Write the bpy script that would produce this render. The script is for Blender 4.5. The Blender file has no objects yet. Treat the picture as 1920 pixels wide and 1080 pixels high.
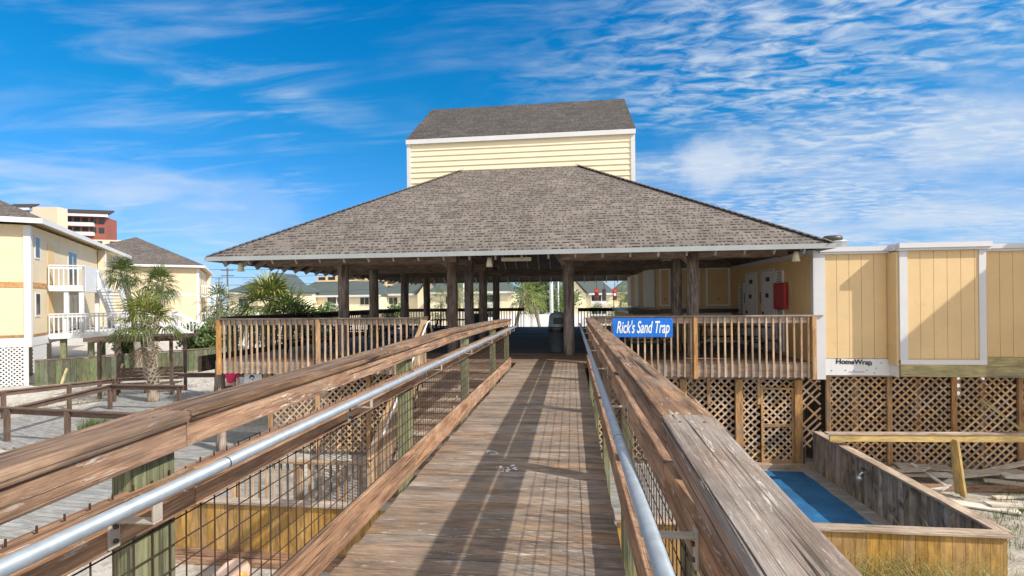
import bpy, bmesh, math, random
from mathutils import Vector, Matrix
R = math.radians
SC = bpy.context.scene
COL = SC.collection
rng = random.Random(7)

# ------------------------------------------------------------------ camera
FPX = 940.0                                   # focal length in pixels of the 1920 px wide photograph
cam_d = bpy.data.cameras.new('camera')
cam = bpy.data.objects.new('camera', cam_d); COL.objects.link(cam)
cam_d.sensor_width = 36.0
cam_d.lens = FPX / 1920 * 36.0
cam_d.shift_y = (564 - 540) / 1920
cam_d.clip_start = 0.05; cam_d.clip_end = 3000
YAW = math.atan(112 / FPX)
cam.matrix_world = (Matrix.Translation((0, 0, 4.0)) @ Matrix.Rotation(YAW, 4, 'Z')
                    @ Matrix.Rotation(R(90), 4, 'X') @ Matrix.Rotation(-0.010, 4, 'Z'))
SC.camera = cam
# ------------------------------------------------------------------ light
SC.view_settings.view_transform = 'Standard'
SC.view_settings.look = 'None'
SC.view_settings.exposure = 0.9
SC.view_settings.gamma = 1.0
SUN = Vector((1.1, -0.49, 1.0)).normalized()   # towards the sun
SUN_EL = math.asin(SUN.z); SUN_AZ = math.atan2(SUN.x, SUN.y)
sd = bpy.data.lights.new('sun', 'SUN'); sd.energy = 3.1; sd.angle = R(0.8); sd.color = (1.0, 0.93, 0.83)
so = bpy.data.objects.new('sun', sd); COL.objects.link(so)
so.rotation_euler = SUN.to_track_quat('Z', 'Y').to_euler()

def N(nt, typ, **kw):
    n = nt.nodes.new(typ)
    for k, v in kw.items():
        if k == 'inp':
            for a, b in v.items(): n.inputs[a].default_value = b
        else: setattr(n, k, v)
    return n

def ramp(nt, stops):
    n = N(nt, 'ShaderNodeValToRGB'); cr = n.color_ramp
    while len(cr.elements) < len(stops): cr.elements.new(0.5)
    for e, (p, c) in zip(cr.elements, stops): e.position = p; e.color = (*c, 1) if len(c) == 3 else c
    return n

def build_world():
    w = bpy.data.worlds.new('World'); SC.world = w; w.use_nodes = True
    nt = w.node_tree; nt.nodes.clear(); L = nt.links.new
    out = N(nt, 'ShaderNodeOutputWorld')
    sky = N(nt, 'ShaderNodeTexSky', sky_type='NISHITA', sun_disc=False, sun_elevation=SUN_EL, sun_rotation=SUN_AZ,
            altitude=0, air_density=1.0, dust_density=0.35, ozone_density=2.5)
    tc = N(nt, 'ShaderNodeTexCoord'); sp = N(nt, 'ShaderNodeSeparateXYZ'); L(tc.outputs['Generated'], sp.inputs[0])
    def M(op, a, b=None, c=None, clamp=False):
        n = N(nt, 'ShaderNodeMath', operation=op, use_clamp=clamp)
        for i, v in enumerate((a, b, c)):
            if v is None: continue
            if isinstance(v, (int, float)): n.inputs[i].default_value = v
            else: L(v, n.inputs[i])
        return n.outputs[0]
    def SS(v, a, b):
        n = N(nt, 'ShaderNodeMapRange', interpolation_type='SMOOTHSTEP'); L(v, n.inputs[0])
        n.inputs[1].default_value = a; n.inputs[2].default_value = b
        return n.outputs[0]
    zz = M('MAXIMUM', sp.outputs[2], 0.0)
    tint = ramp(nt, [(0.0, (0.30, 0.48, 0.86)), (0.14, (0.22, 0.52, 0.82)), (0.34, (0.045, 0.60, 0.88)), (0.5, (0.008, 0.62, 0.98))]); L(zz, tint.inputs[0])
    hs = N(nt, 'ShaderNodeMix', data_type='RGBA', blend_type='MULTIPLY'); hs.inputs[0].default_value = 1.0
    L(sky.outputs[0], hs.inputs[6]); L(tint.outputs[0], hs.inputs[7])
    b1 = N(nt, 'ShaderNodeBackground', inp={'Strength': 0.10}); L(hs.outputs[2], b1.inputs[0])
    zd = M('ADD', zz, 0.10)
    px = M('DIVIDE', sp.outputs[0], zd); py = M('DIVIDE', sp.outputs[1], zd)
    cp = N(nt, 'ShaderNodeCombineXYZ'); L(px, cp.inputs[0]); L(py, cp.inputs[1])
    def noise(scale, rot, loc, sc, det, rough, dist):
        m = N(nt, 'ShaderNodeMapping'); L(cp.outputs[0], m.inputs[0])
        m.inputs['Rotation'].default_value = (0, 0, rot); m.inputs['Scale'].default_value = (scale[0], scale[1], 1); m.inputs['Location'].default_value = (loc[0], loc[1], 0)
        n = N(nt, 'ShaderNodeTexNoise', inp={'Scale': sc, 'Detail': det, 'Roughness': rough, 'Distortion': dist})
        L(m.outputs[0], n.inputs['Vector']); return n.outputs[0]
    # right-hand mackerel sheet
    right = SS(M('ADD', sp.outputs[0], M('MULTIPLY', zz, 0.0)), -0.22, 0.42)
    puff = SS(noise((1.0, 2.1), R(32), (0.3, 0.2), 8.2, 7, 0.56, 0.5), 0.36, 0.72)
    sheet = SS(noise((0.8, 1.7), R(12), (4.1, 2.0), 0.9, 5, 0.55, 0.4), 0.34, 0.58)
    a1 = M('MULTIPLY', M('MULTIPLY', puff, sheet), right)
    # long wisps everywhere
    wisp = SS(noise((0.55, 2.3), R(-14), (1.3, 7.7), 2.3, 8, 0.58, 0.6), 0.44, 0.80)
    wm = SS(noise((1, 1), 0, (9.2, 3.1), 0.9, 3, 0.5, 0.0), 0.34, 0.62)
    a2 = M('MULTIPLY', M('MULTIPLY', wisp, wm), 0.50)
    # low banks near the horizon
    lowband = M('MULTIPLY', SS(zz, 0.34, 0.14), SS(zz, -0.02, 0.05))
    mm = N(nt, 'ShaderNodeMapping'); L(tc.outputs['Generated'], mm.inputs[0]); mm.inputs['Scale'].default_value = (1, 1, 4.2); mm.inputs['Location'].default_value = (0.35, 0.1, 0.2)
    ln = N(nt, 'ShaderNodeTexNoise', inp={'Scale': 2.6, 'Detail': 6, 'Roughness': 0.52, 'Distortion': 0.3}); L(mm.outputs[0], ln.inputs['Vector'])
    a3 = M('MULTIPLY', M('MULTIPLY', SS(ln.outputs[0], 0.44, 0.66), lowband), 0.72)
    haze = M('MULTIPLY', SS(zz, 0.20, 0.0), 0.10)
    # a few soft cumulus puffs
    dn = N(nt, 'ShaderNodeTexNoise', inp={'Scale': 7.0, 'Detail': 5, 'Roughness': 0.55}); L(tc.outputs['Generated'], dn.inputs['Vector'])
    for (cx, cy, cz, rr, am) in ((0.265, 0.931, 0.245, 0.145, 0.80), (0.573, 0.786, 0.231, 0.17, 0.62), (0.411, 0.901, 0.142, 0.10, 0.5), (-0.60, 0.785, 0.149, 0.20, 0.28)):
        vx = M('SUBTRACT', sp.outputs[0], cx); vy = M('SUBTRACT', sp.outputs[1], cy); vz = M('MULTIPLY', M('SUBTRACT', sp.outputs[2], cz), 2.1)
        ds = M('SQRT', M('ADD', M('ADD', M('MULTIPLY', vx, vx), M('MULTIPLY', vy, vy)), M('MULTIPLY', vz, vz)))
        ds = M('ADD', ds, M('MULTIPLY', M('SUBTRACT', dn.outputs[0], 0.5), 0.26))
        a3 = M('MAXIMUM', a3, M('MULTIPLY', SS(ds, rr, rr * 0.25), am))
    # bright cloud added overhead and behind the camera, unseen, as neutral fill light
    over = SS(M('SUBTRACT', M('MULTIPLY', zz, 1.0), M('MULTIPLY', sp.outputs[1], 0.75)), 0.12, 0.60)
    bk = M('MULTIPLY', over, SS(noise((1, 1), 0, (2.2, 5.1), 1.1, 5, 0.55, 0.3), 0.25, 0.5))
    inv = M('MULTIPLY', M('SUBTRACT', 1, M('MULTIPLY', a1, 0.88)), M('SUBTRACT', 1, a2))
    inv = M('MULTIPLY', M('MULTIPLY', inv, M('SUBTRACT', 1, a3)), M('SUBTRACT', 1, haze))
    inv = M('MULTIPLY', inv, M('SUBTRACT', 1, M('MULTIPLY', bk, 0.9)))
    a = M('SUBTRACT', 1, inv, clamp=True)
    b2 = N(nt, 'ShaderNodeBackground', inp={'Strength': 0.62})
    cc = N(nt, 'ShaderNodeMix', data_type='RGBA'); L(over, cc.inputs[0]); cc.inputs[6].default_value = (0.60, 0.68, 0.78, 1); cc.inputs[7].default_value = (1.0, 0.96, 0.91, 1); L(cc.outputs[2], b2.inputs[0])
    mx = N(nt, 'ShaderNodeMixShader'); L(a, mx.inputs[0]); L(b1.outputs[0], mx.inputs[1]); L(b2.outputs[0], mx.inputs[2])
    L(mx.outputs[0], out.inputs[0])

build_world()

# ------------------------------------------------------------------ materials
def newmat(name):
    m = bpy.data.materials.new(name); m.use_nodes = True
    nt = m.node_tree
    return m, nt, nt.nodes['Principled BSDF'], nt.links.new

def wood(name, dark, mid, light, grey=None, greyamt=0.0, crack=0.0, flecks=0.0, rough=0.75, bump=0.35, var=0.35, stain=None, stainamt=0.0, fine=0.5, ac=15):
    """grain follows the vector attribute gc = (along, across, across) that every board carries"""
    m, nt, bs, L = newmat(name)
    at = N(nt, 'ShaderNodeAttribute', attribute_name='gc'); rn = N(nt, 'ShaderNodeAttribute', attribute_name='rnd')
    oi = N(nt, 'ShaderNodeObjectInfo')
    off = N(nt, 'ShaderNodeVectorMath', operation='SCALE'); off.inputs[0].default_value = (31.0, 17.0, 9.0); L(oi.outputs['Random'], off.inputs['Scale'])
    ad = N(nt, 'ShaderNodeVectorMath', operation='ADD'); L(at.outputs['Vector'], ad.inputs[0]); L(off.outputs[0], ad.inputs[1])
    def nz(sc, scale, det, rg, dist):
        mp = N(nt, 'ShaderNodeMapping'); L(ad.outputs[0], mp.inputs[0]); mp.inputs['Scale'].default_value = sc
        n = N(nt, 'ShaderNodeTexNoise', inp={'Scale': scale, 'Detail': det, 'Roughness': rg, 'Distortion': dist}); L(mp.outputs[0], n.inputs['Vector'])
        return n.outputs[0]
    big = nz((1.7, ac, ac), 1.5, 9, 0.72, 0.4); med = nz((1.6, 4.5, 4.5), 1.6, 5, 0.6, 0.6)
    r1 = ramp(nt, [(0.30, dark), (0.5, mid), (0.70, light)]); L(big, r1.inputs[0])
    col = r1.outputs[0]
    def mix(fac, a, b, mode='MIX'):
        x = N(nt, 'ShaderNodeMix', data_type='RGBA', blend_type=mode)
        if isinstance(fac, float): x.inputs[0].default_value = fac
        else: L(fac, x.inputs[0])
        L(a, x.inputs[6])
        if isinstance(b, tuple): x.inputs[7].default_value = (*b, 1)
        else: L(b, x.inputs[7])
        return x.outputs[2]
    def rng_(v, a, b, c=0.0, d=1.0):
        n = N(nt, 'ShaderNodeMapRange'); L(v, n.inputs[0]); n.inputs[1].default_value = a; n.inputs[2].default_value = b; n.inputs[3].default_value = c; n.inputs[4].default_value = d
        return n.outputs[0]
    fin = nz((4.5, 110, 110), 1.5, 6, 0.8, 0.2)
    if grey:
        gm = nz((0.7, 3.0, 3.0), 1.3, 5, 0.6, 0.5)
        col = mix(rng_(gm, 0.62 - greyamt * 0.5, 0.78 - greyamt * 0.4, 0, 0.9), col, grey)
    if stain:
        sm = nz((1.2, 2.2, 2.2), 1.1, 5, 0.65, 1.0)
        col = mix(rng_(sm, 0.62 - stainamt * 0.4, 0.75 - stainamt * 0.3, 0, 0.9), col, stain)
    g = N(nt, 'ShaderNodeMapRange'); L(fin, g.inputs[0]); g.inputs[1].default_value = 0.3; g.inputs[2].default_value = 0.7; g.inputs[3].default_value = 1 - fine; g.inputs[4].default_value = 1 + fine * 0.55
    cx = N(nt, 'ShaderNodeCombineColor'); [L(g.outputs[0], cx.inputs[i]) for i in range(3)]
    col = mix(1.0, col, cx.outputs[0], 'MULTIPLY')
    c2 = N(nt, 'ShaderNodeCombineColor'); [L(rng_(med, 0.3, 0.7, 0.66, 1.28), c2.inputs[i]) for i in range(3)]
    col = mix(1.0, col, c2.outputs[0], 'MULTIPLY')
    h = fin
    if flecks:
        fl = nz((7, 45, 45), 1.0, 6, 0.75, 0.6); ms = nz((0.8, 2, 2), 1.0, 3, 0.5, 0.2)
        f2 = N(nt, 'ShaderNodeMath', operation='MULTIPLY'); L(rng_(fl, 0.575, 0.64), f2.inputs[0]); L(rng_(ms, 0.5 - flecks * 0.2, 0.62), f2.inputs[1])
        col = mix(f2.outputs[0], col, (0.60, 0.55, 0.49))
    if crack:
        cn = nz((0.24, 19.0, 19.0), 1.5, 2, 0.5, 0.25); cmk = nz((0.9, 3, 3), 1.3, 2, 0.5, 0.0)
        ab = N(nt, 'ShaderNodeMath', operation='SUBTRACT'); L(cn, ab.inputs[0]); ab.inputs[1].default_value = 0.5
        a2 = N(nt, 'ShaderNodeMath', operation='ABSOLUTE'); L(ab.outputs[0], a2.inputs[0])
        ck0 = rng_(a2.outputs[0], 0.008, 0.026, crack, 0.0); ck1 = N(nt, 'ShaderNodeMath', operation='MULTIPLY'); L(ck0, ck1.inputs[0]); L(rng_(cmk, 0.40, 0.50), ck1.inputs[1]); ck = ck1.outputs[0]
        col = mix(ck, col, (0.015, 0.011, 0.008))
    vv = N(nt, 'ShaderNodeMath', operation='ADD'); L(rn.outputs['Fac'], vv.inputs[0]); L(oi.outputs['Random'], vv.inputs[1])
    fr = N(nt, 'ShaderNodeMath', operation='FRACT'); L(vv.outputs[0], fr.inputs[0])
    hsv = N(nt, 'ShaderNodeHueSaturation'); L(col, hsv.inputs['Color']); L(rng_(fr.outputs[0], 0, 1, 1 - var, 1 + var), hsv.inputs['Value'])
    f3 = N(nt, 'ShaderNodeMath', operation='MULTIPLY'); L(fr.outputs[0], f3.inputs[0]); f3.inputs[1].default_value = 7.31
    f4 = N(nt, 'ShaderNodeMath', operation='FRACT'); L(f3.outputs[0], f4.inputs[0])
    L(rng_(f4.outputs[0], 0, 1, 1 - var * 0.7, 1 + var * 0.5), hsv.inputs['Saturation'])
    L(hsv.outputs[0], bs.inputs['Base Color']); bs.inputs['Roughness'].default_value = rough
    bp = N(nt, 'ShaderNodeBump', inp={'Strength': bump, 'Distance': 0.006}); L(h, bp.inputs['Height']); L(bp.outputs[0], bs.inputs['Normal'])
    return m

def paint(name, c, rough=0.55, var=0.06, scale=3.0, dirt=None, dirtamt=0.0, metal=0.0, bump=0.0, spec=None, streak=False):
    m, nt, bs, L = newmat(name)
    tc = N(nt, 'ShaderNodeTexCoord')
    mp = N(nt, 'ShaderNodeMapping'); L(tc.outputs['Object'], mp.inputs[0]); mp.inputs['Scale'].default_value = (1, 1, 0.25) if streak else (1, 1, 1)
    n = N(nt, 'ShaderNodeTexNoise', inp={'Scale': scale, 'Detail': 7, 'Roughness': 0.65}); L(mp.outputs[0], n.inputs['Vector'])
    lo = tuple(x * (1 - var) for x in c); hi = tuple(min(1, x * (1 + var)) for x in c)
    r = ramp(nt, [(0.3, lo), (0.7, hi)]); L(n.outputs[0], r.inputs[0]); col = r.outputs[0]
    if dirt:
        n2 = N(nt, 'ShaderNodeTexNoise', inp={'Scale': scale * 2.3, 'Detail': 8, 'Roughness': 0.7}); L(mp.outputs[0], n2.inputs['Vector'])
        mr = N(nt, 'ShaderNodeMapRange'); L(n2.outputs[0], mr.inputs[0]); mr.inputs[1].default_value = 0.66 - dirtamt * 0.3; mr.inputs[2].default_value = 0.76 - dirtamt * 0.15; mr.inputs[4].default_value = 0.85
        x = N(nt, 'ShaderNodeMix', data_type='RGBA'); L(mr.outputs[0], x.inputs[0]); L(col, x.inputs[6]); x.inputs[7].default_value = (*dirt, 1); col = x.outputs[2]
    L(col, bs.inputs['Base Color']); bs.inputs['Roughness'].default_value = rough; bs.inputs['Metallic'].default_value = metal
    if bump:
        b = N(nt, 'ShaderNodeBump', inp={'Strength': bump, 'Distance': 0.01}); L(n.outputs[0], b.inputs['Height']); L(b.outputs[0], bs.inputs['Normal'])
    return m

def shingle(name, a, b, dk, rowh=0.14, wid=0.17):
    """architectural shingles on a metric UV map: u along the eave, v up the slope"""
    m, nt, bs, L = newmat(name)
    uv = N(nt, 'ShaderNodeUVMap')
    def br(ofs, w, c1, c2, mortar, ms, smooth=0.1):
        mp = N(nt, 'ShaderNodeMapping'); L(uv.outputs[0], mp.inputs[0]); mp.inputs['Location'].default_value = ofs
        n = N(nt, 'ShaderNodeTexBrick', offset=0.37, offset_frequency=3, squash=1.0)
        n.inputs['Color1'].default_value = (*c1, 1); n.inputs['Color2'].default_value = (*c2, 1); n.inputs['Mortar'].default_value = (*mortar, 1)
        n.inputs['Scale'].default_value = 1.0; n.inputs['Mortar Size'].default_value = ms; n.inputs['Mortar Smooth'].default_value = smooth
        n.inputs['Brick Width'].default_value = w; n.inputs['Row Height'].default_value = rowh; n.inputs['Bias'].default_value = 0.0
        L(mp.outputs[0], n.inputs['Vector']); return n
    b1 = br((0, 0, 0), wid * 1.31, a, b, b, 0.0)
    # laminated tabs: short dark bands at the foot of the courses, broken up tab by tab
    sp = N(nt, 'ShaderNodeSeparateXYZ'); L(uv.outputs[0], sp.inputs[0])
    def MM(op, a_, b_=None):
        n = N(nt, 'ShaderNodeMath', operation=op)
        for i, v in enumerate((a_, b_)):
            if v is None: continue
            if isinstance(v, (int, float)): n.inputs[i].default_value = v
            else: L(v, n.inputs[i])
        return n.outputs[0]
    dv = MM('DIVIDE', sp.outputs[1], rowh); row = MM('FLOOR', dv); fr = N(nt, 'ShaderNodeMath', operation='FRACT'); L(dv, fr.inputs[0])
    band = N(nt, 'ShaderNodeMapRange'); L(fr.outputs[0], band.inputs[0]); band.inputs[1].default_value = 0.50; band.inputs[2].default_value = 0.36
    wn = N(nt, 'ShaderNodeTexWhiteNoise', noise_dimensions='1D'); L(row, wn.inputs['W'])
    cv = N(nt, 'ShaderNodeCombineXYZ'); L(MM('MULTIPLY', sp.outputs[0], 2.1 / wid), cv.inputs[0]); L(MM('MULTIPLY', row, 7.3), cv.inputs[1])
    jn = N(nt, 'ShaderNodeTexNoise', noise_dimensions='2D', inp={'Scale': 0.6, 'Detail': 1}); L(cv.outputs[0], jn.inputs['Vector'])
    ph = MM('FRACT', MM('ADD', MM('ADD', MM('DIVIDE', sp.outputs[0], wid), MM('MULTIPLY', wn.outputs[0], 9.0)), MM('MULTIPLY', jn.outputs[0], 3.2)))
    tab = N(nt, 'ShaderNodeMapRange'); L(ph, tab.inputs[0]); tab.inputs[1].default_value = 0.50; tab.inputs[2].default_value = 0.56
    class _o: pass
    ml = _o(); ml.outputs = [MM('MULTIPLY', band.outputs[0], tab.outputs[0])]
    ns = N(nt, 'ShaderNodeTexNoise', inp={'Scale': 55, 'Detail': 3, 'Roughness': 0.7}); L(uv.outputs[0], ns.inputs['Vector'])
    n2 = N(nt, 'ShaderNodeTexNoise', inp={'Scale': 0.7, 'Detail': 5, 'Roughness': 0.6}); L(uv.outputs[0], n2.inputs['Vector'])
    x = N(nt, 'ShaderNodeMix', data_type='RGBA'); L(ml.outputs[0], x.inputs[0]); L(b1.outputs[0], x.inputs[6]); x.inputs[7].default_value = (*dk, 1)
    g = N(nt, 'ShaderNodeMapRange'); L(ns.outputs[0], g.inputs[0]); g.inputs[1].default_value = 0.25; g.inputs[2].default_value = 0.75; g.inputs[3].default_value = 0.72; g.inputs[4].default_value = 1.25
    g2 = N(nt, 'ShaderNodeMapRange'); L(n2.outputs[0], g2.inputs[0]); g2.inputs[1].default_value = 0.3; g2.inputs[2].default_value = 0.7; g2.inputs[3].default_value = 0.86; g2.inputs[4].default_value = 1.12
    mm = N(nt, 'ShaderNodeMath', operation='MULTIPLY'); L(g.outputs[0], mm.inputs[0]); L(g2.outputs[0], mm.inputs[1])
    cc = N(nt, 'ShaderNodeCombineColor'); [L(mm.outputs[0], cc.inputs[i]) for i in range(3)]
    y = N(nt, 'ShaderNodeMix', data_type='RGBA', blend_type='MULTIPLY'); y.inputs[0].default_value = 1; L(x.outputs[2], y.inputs[6]); L(cc.outputs[0], y.inputs[7])
    L(y.outputs[2], bs.inputs['Base Color']); bs.inputs['Roughness'].default_value = 0.9
    hm = N(nt, 'ShaderNodeMath', operation='SUBTRACT'); L(fr.outputs[0], hm.inputs[1]); hm.inputs[0].default_value = 1.0
    bp = N(nt, 'ShaderNodeBump', inp={'Strength': 0.5, 'Distance': 0.012}); L(hm.outputs[0], bp.inputs['Height']); L(bp.outputs[0], bs.inputs['Normal'])
    return m

def leafmat(name, c1, c2, c3, trans=0.25):
    m, nt, bs, L = newmat(name)
    rn = N(nt, 'ShaderNodeAttribute', attribute_name='rnd'); oi = N(nt, 'ShaderNodeObjectInfo')
    r = ramp(nt, [(0.0, c1), (0.55, c2), (1.0, c3)]); L(rn.outputs['Fac'], r.inputs[0])
    L(r.outputs[0], bs.inputs['Base Color']); bs.inputs['Roughness'].default_value = 0.5
    t = N(nt, 'ShaderNodeBsdfTranslucent'); L(r.outputs[0], t.inputs[0])
    mx = N(nt, 'ShaderNodeMixShader', inp={0: trans}); L(bs.outputs[0], mx.inputs[1]); L(t.outputs[0], mx.inputs[2])
    L(mx.outputs[0], nt.nodes['Material Output'].inputs[0])
    return m

def ground_mat():
    m, nt, bs, L = newmat('sand')
    tc = N(nt, 'ShaderNodeTexCoord')
    def nz(s, d, r): 
        n = N(nt, 'ShaderNodeTexNoise', inp={'Scale': s, 'Detail': d, 'Roughness': r}); L(tc.outputs['Object'], n.inputs['Vector']); return n.outputs[0]
    a = nz(0.35, 8, 0.65); b = nz(4.0, 9, 0.75); c = nz(40, 4, 0.7)
    r1 = ramp(nt, [(0.3, (0.42, 0.38, 0.32)), (0.5, (0.58, 0.55, 0.50)), (0.7, (0.68, 0.66, 0.62))]); L(a, r1.inputs[0])
    mr = N(nt, 'ShaderNodeMapRange'); L(b, mr.inputs[0]); mr.inputs[1].default_value = 0.49; mr.inputs[2].default_value = 0.64; mr.inputs[4].default_value = 0.8
    x = N(nt, 'ShaderNodeMix', data_type='RGBA'); L(mr.outputs[0], x.inputs[0]); L(r1.outputs[0], x.inputs[6]); x.inputs[7].default_value = (0.20, 0.155, 0.11, 1)
    L(x.outputs[2], bs.inputs['Base Color']); bs.inputs['Roughness'].default_value = 0.95
    ad = N(nt, 'ShaderNodeMath', operation='MULTIPLY_ADD'); L(b, ad.inputs[0]); ad.inputs[1].default_value = 3.0; L(c, ad.inputs[2])
    bp = N(nt, 'ShaderNodeBump', inp={'Strength': 0.8, 'Distance': 0.05}); L(ad.outputs[0], bp.inputs['Height']); L(bp.outputs[0], bs.inputs['Normal'])
    return m

W = {}
W['cap'] = wood('cap_wood', (0.066, 0.036, 0.020), (0.215, 0.125, 0.070), (0.42, 0.255, 0.140), grey=(0.25, 0.19, 0.15), greyamt=0.2, crack=1.0, flecks=0.4, var=0.12, bump=0.6, fine=0.42)
W['capold'] = wood('weathered_cap_wood', (0.075, 0.048, 0.034), (0.215, 0.142, 0.098), (0.38, 0.27, 0.195), grey=(0.36, 0.31, 0.27), greyamt=0.45, crack=1.0, flecks=1.1, var=0.05, bump=0.9, fine=0.5)
W['rail'] = wood('rail_wood', (0.15, 0.073, 0.038), (0.36, 0.205, 0.120), (0.56, 0.355, 0.220), grey=(0.36, 0.26, 0.20), greyamt=0.15, crack=0.8, flecks=0.2, var=0.10, bump=0.6, fine=0.5)
W['deck'] = wood('deck_wood', (0.080, 0.052, 0.036), (0.222, 0.156, 0.110), (0.43, 0.325, 0.24), grey=(0.295, 0.25, 0.212), greyamt=0.40, crack=0.25, flecks=0.35, var=0.18, bump=0.6, stain=(0.34, 0.22, 0.13), stainamt=0.3, fine=0.6)
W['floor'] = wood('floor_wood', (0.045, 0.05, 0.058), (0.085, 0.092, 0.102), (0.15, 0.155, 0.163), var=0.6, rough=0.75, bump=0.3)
W['floorfront'] = wood('threshold_wood', (0.14, 0.085, 0.055), (0.24, 0.16, 0.11), (0.36, 0.26, 0.19), var=0.2)  # browner planks for the front strip of the pavilion floor
W['post'] = wood('treated_post_wood', (0.10, 0.115, 0.055), (0.22, 0.225, 0.115), (0.36, 0.35, 0.19), grey=(0.17, 0.185, 0.125), greyamt=0.3, crack=0.6, var=0.06)
W['log'] = wood('log_wood', (0.065, 0.044, 0.034), (0.255, 0.195, 0.16), (0.45, 0.37, 0.32), grey=(0.38, 0.32, 0.29), greyamt=0.3, crack=1.0, var=0.15, bump=1.0, fine=0.6)
W['beam'] = wood('beam_wood', (0.10, 0.068, 0.05), (0.26, 0.185, 0.135), (0.38, 0.285, 0.215), var=0.2)
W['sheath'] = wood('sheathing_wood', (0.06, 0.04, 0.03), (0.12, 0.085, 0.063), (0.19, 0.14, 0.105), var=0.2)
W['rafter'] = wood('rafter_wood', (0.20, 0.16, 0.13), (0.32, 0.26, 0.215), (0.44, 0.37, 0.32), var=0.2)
W['balu'] = wood('baluster_wood', (0.28, 0.165, 0.085), (0.52, 0.345, 0.205), (0.68, 0.51, 0.35), grey=(0.42, 0.34, 0.27), greyamt=0.3, var=0.30, bump=0.3)
W['rim'] = wood('rim_wood', (0.26, 0.18, 0.13), (0.42, 0.315, 0.24), (0.54, 0.44, 0.36), grey=(0.40, 0.335, 0.285), greyamt=0.35, crack=0.4, var=0.15)
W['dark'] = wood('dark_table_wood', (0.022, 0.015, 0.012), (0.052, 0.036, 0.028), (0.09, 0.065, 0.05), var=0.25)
W['brown'] = wood('brown_painted_wood', (0.075, 0.045, 0.033), (0.125, 0.080, 0.060), (0.185, 0.125, 0.098), var=0.12, fine=0.2, bump=0.15)
W['yellow'] = wood('yellow_fence_wood', (0.24, 0.125, 0.030), (0.43, 0.245, 0.062), (0.55, 0.35, 0.11), grey=(0.33, 0.20, 0.075), greyamt=0.2, crack=0.25, var=0.13, fine=0.28, bump=0.25)
W['walcap'] = wood('wall_cap_wood', (0.25, 0.17, 0.12), (0.42, 0.32, 0.24), (0.58, 0.48, 0.39), grey=(0.44, 0.37, 0.32), greyamt=0.3, crack=0.6, var=0.1)
W['stained'] = wood('mildewed_wood', (0.13, 0.090, 0.058), (0.31, 0.24, 0.175), (0.47, 0.395, 0.32), grey=(0.38, 0.36, 0.34), greyamt=0.4, crack=0.3, var=0.3, stain=(0.02, 0.017, 0.014), stainamt=0.30)
W['lat'] = wood('lattice_wood', (0.36, 0.20, 0.10), (0.60, 0.385, 0.215), (0.72, 0.53, 0.35), grey=(0.50, 0.41, 0.32), greyamt=0.3, var=0.32, bump=0.2)
W['latpost'] = wood('lattice_post_wood', (0.29, 0.14, 0.055), (0.52, 0.29, 0.125), (0.62, 0.40, 0.20), grey=(0.30, 0.225, 0.15), greyamt=0.25, crack=0.5, var=0.2)
W['lumber'] = wood('new_lumber_wood', (0.42, 0.27, 0.10), (0.58, 0.42, 0.18), (0.68, 0.53, 0.27), crack=0.3, var=0.12, fine=0.2, bump=0.2)
W['green_lumber'] = wood('treated_lumber_wood', (0.30, 0.24, 0.11), (0.44, 0.375, 0.19), (0.55, 0.48, 0.27), grey=(0.30, 0.29, 0.17), greyamt=0.2, crack=0.4, var=0.1, fine=0.25)
W['scrap'] = wood('scrap_board_wood', (0.44, 0.32, 0.19), (0.64, 0.54, 0.41), (0.78, 0.73, 0.66), grey=(0.62, 0.60, 0.57), greyamt=0.5, var=0.3)
W['path'] = wood('path_wood', (0.19, 0.185, 0.175), (0.275, 0.27, 0.26), (0.37, 0.365, 0.355), grey=(0.24, 0.25, 0.26), greyamt=0.3, var=0.10, fine=0.25)
W['gfence'] = wood('green_fence_wood', (0.035, 0.045, 0.022), (0.095, 0.10, 0.052), (0.21, 0.185, 0.115), grey=(0.075, 0.125, 0.055), greyamt=0.3, crack=0.4, var=0.4)
W['stair'] = wood('stair_wood', (0.16, 0.095, 0.055), (0.33, 0.215, 0.135), (0.50, 0.37, 0.27), grey=(0.46, 0.38, 0.32), greyamt=0.4, var=0.25)
W['trunk'] = wood('palm_trunk_bark', (0.12, 0.09, 0.065), (0.26, 0.215, 0.17), (0.42, 0.37, 0.31), var=0.35, bump=0.7)
P_ = {}
P_['siding'] = paint('yellow_siding_paint', (0.66, 0.475, 0.25), 0.6, 0.08, 1.2, dirt=(0.55, 0.385, 0.20), dirtamt=0.25)
P_['siding_in'] = paint('yellow_wall_paint', (0.70, 0.49, 0.24), 0.6, 0.06, 1.2)
P_['panel'] = paint('shutter_panel_paint', (0.70, 0.49, 0.25), 0.6, 0.07, 2.0)
P_['tower'] = paint('cream_lap_siding_paint', (0.80, 0.70, 0.50), 0.6, 0.05, 1.0)
P_['condo'] = paint('cream_stucco_paint', (0.66, 0.545, 0.37), 0.7, 0.06, 0.8, dirt=(0.60, 0.46, 0.27), dirtamt=0.1)
P_['far'] = paint('pale_cream_paint', (0.78, 0.70, 0.50), 0.7, 0.04, 0.4)
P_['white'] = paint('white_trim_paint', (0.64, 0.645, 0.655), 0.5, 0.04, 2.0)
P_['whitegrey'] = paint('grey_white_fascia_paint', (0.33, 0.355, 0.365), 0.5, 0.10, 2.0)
P_['oldwhite'] = paint('peeling_white_paint', (0.58, 0.585, 0.61), 0.55, 0.05, 2.0, dirt=(0.52, 0.47, 0.38), dirtamt=0.15)
P_['wrap'] = paint('house_wrap_sheet', (0.68, 0.68, 0.69), 0.45, 0.05, 2.0, dirt=(0.40, 0.33, 0.22), dirtamt=0.22)
P_['ink'] = paint('black_ink', (0.02, 0.022, 0.03), 0.5)
P_['signblue'] = paint('blue_sign_paint', (0.002, 0.155, 0.66), 0.4, 0.22, 4.0)
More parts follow.
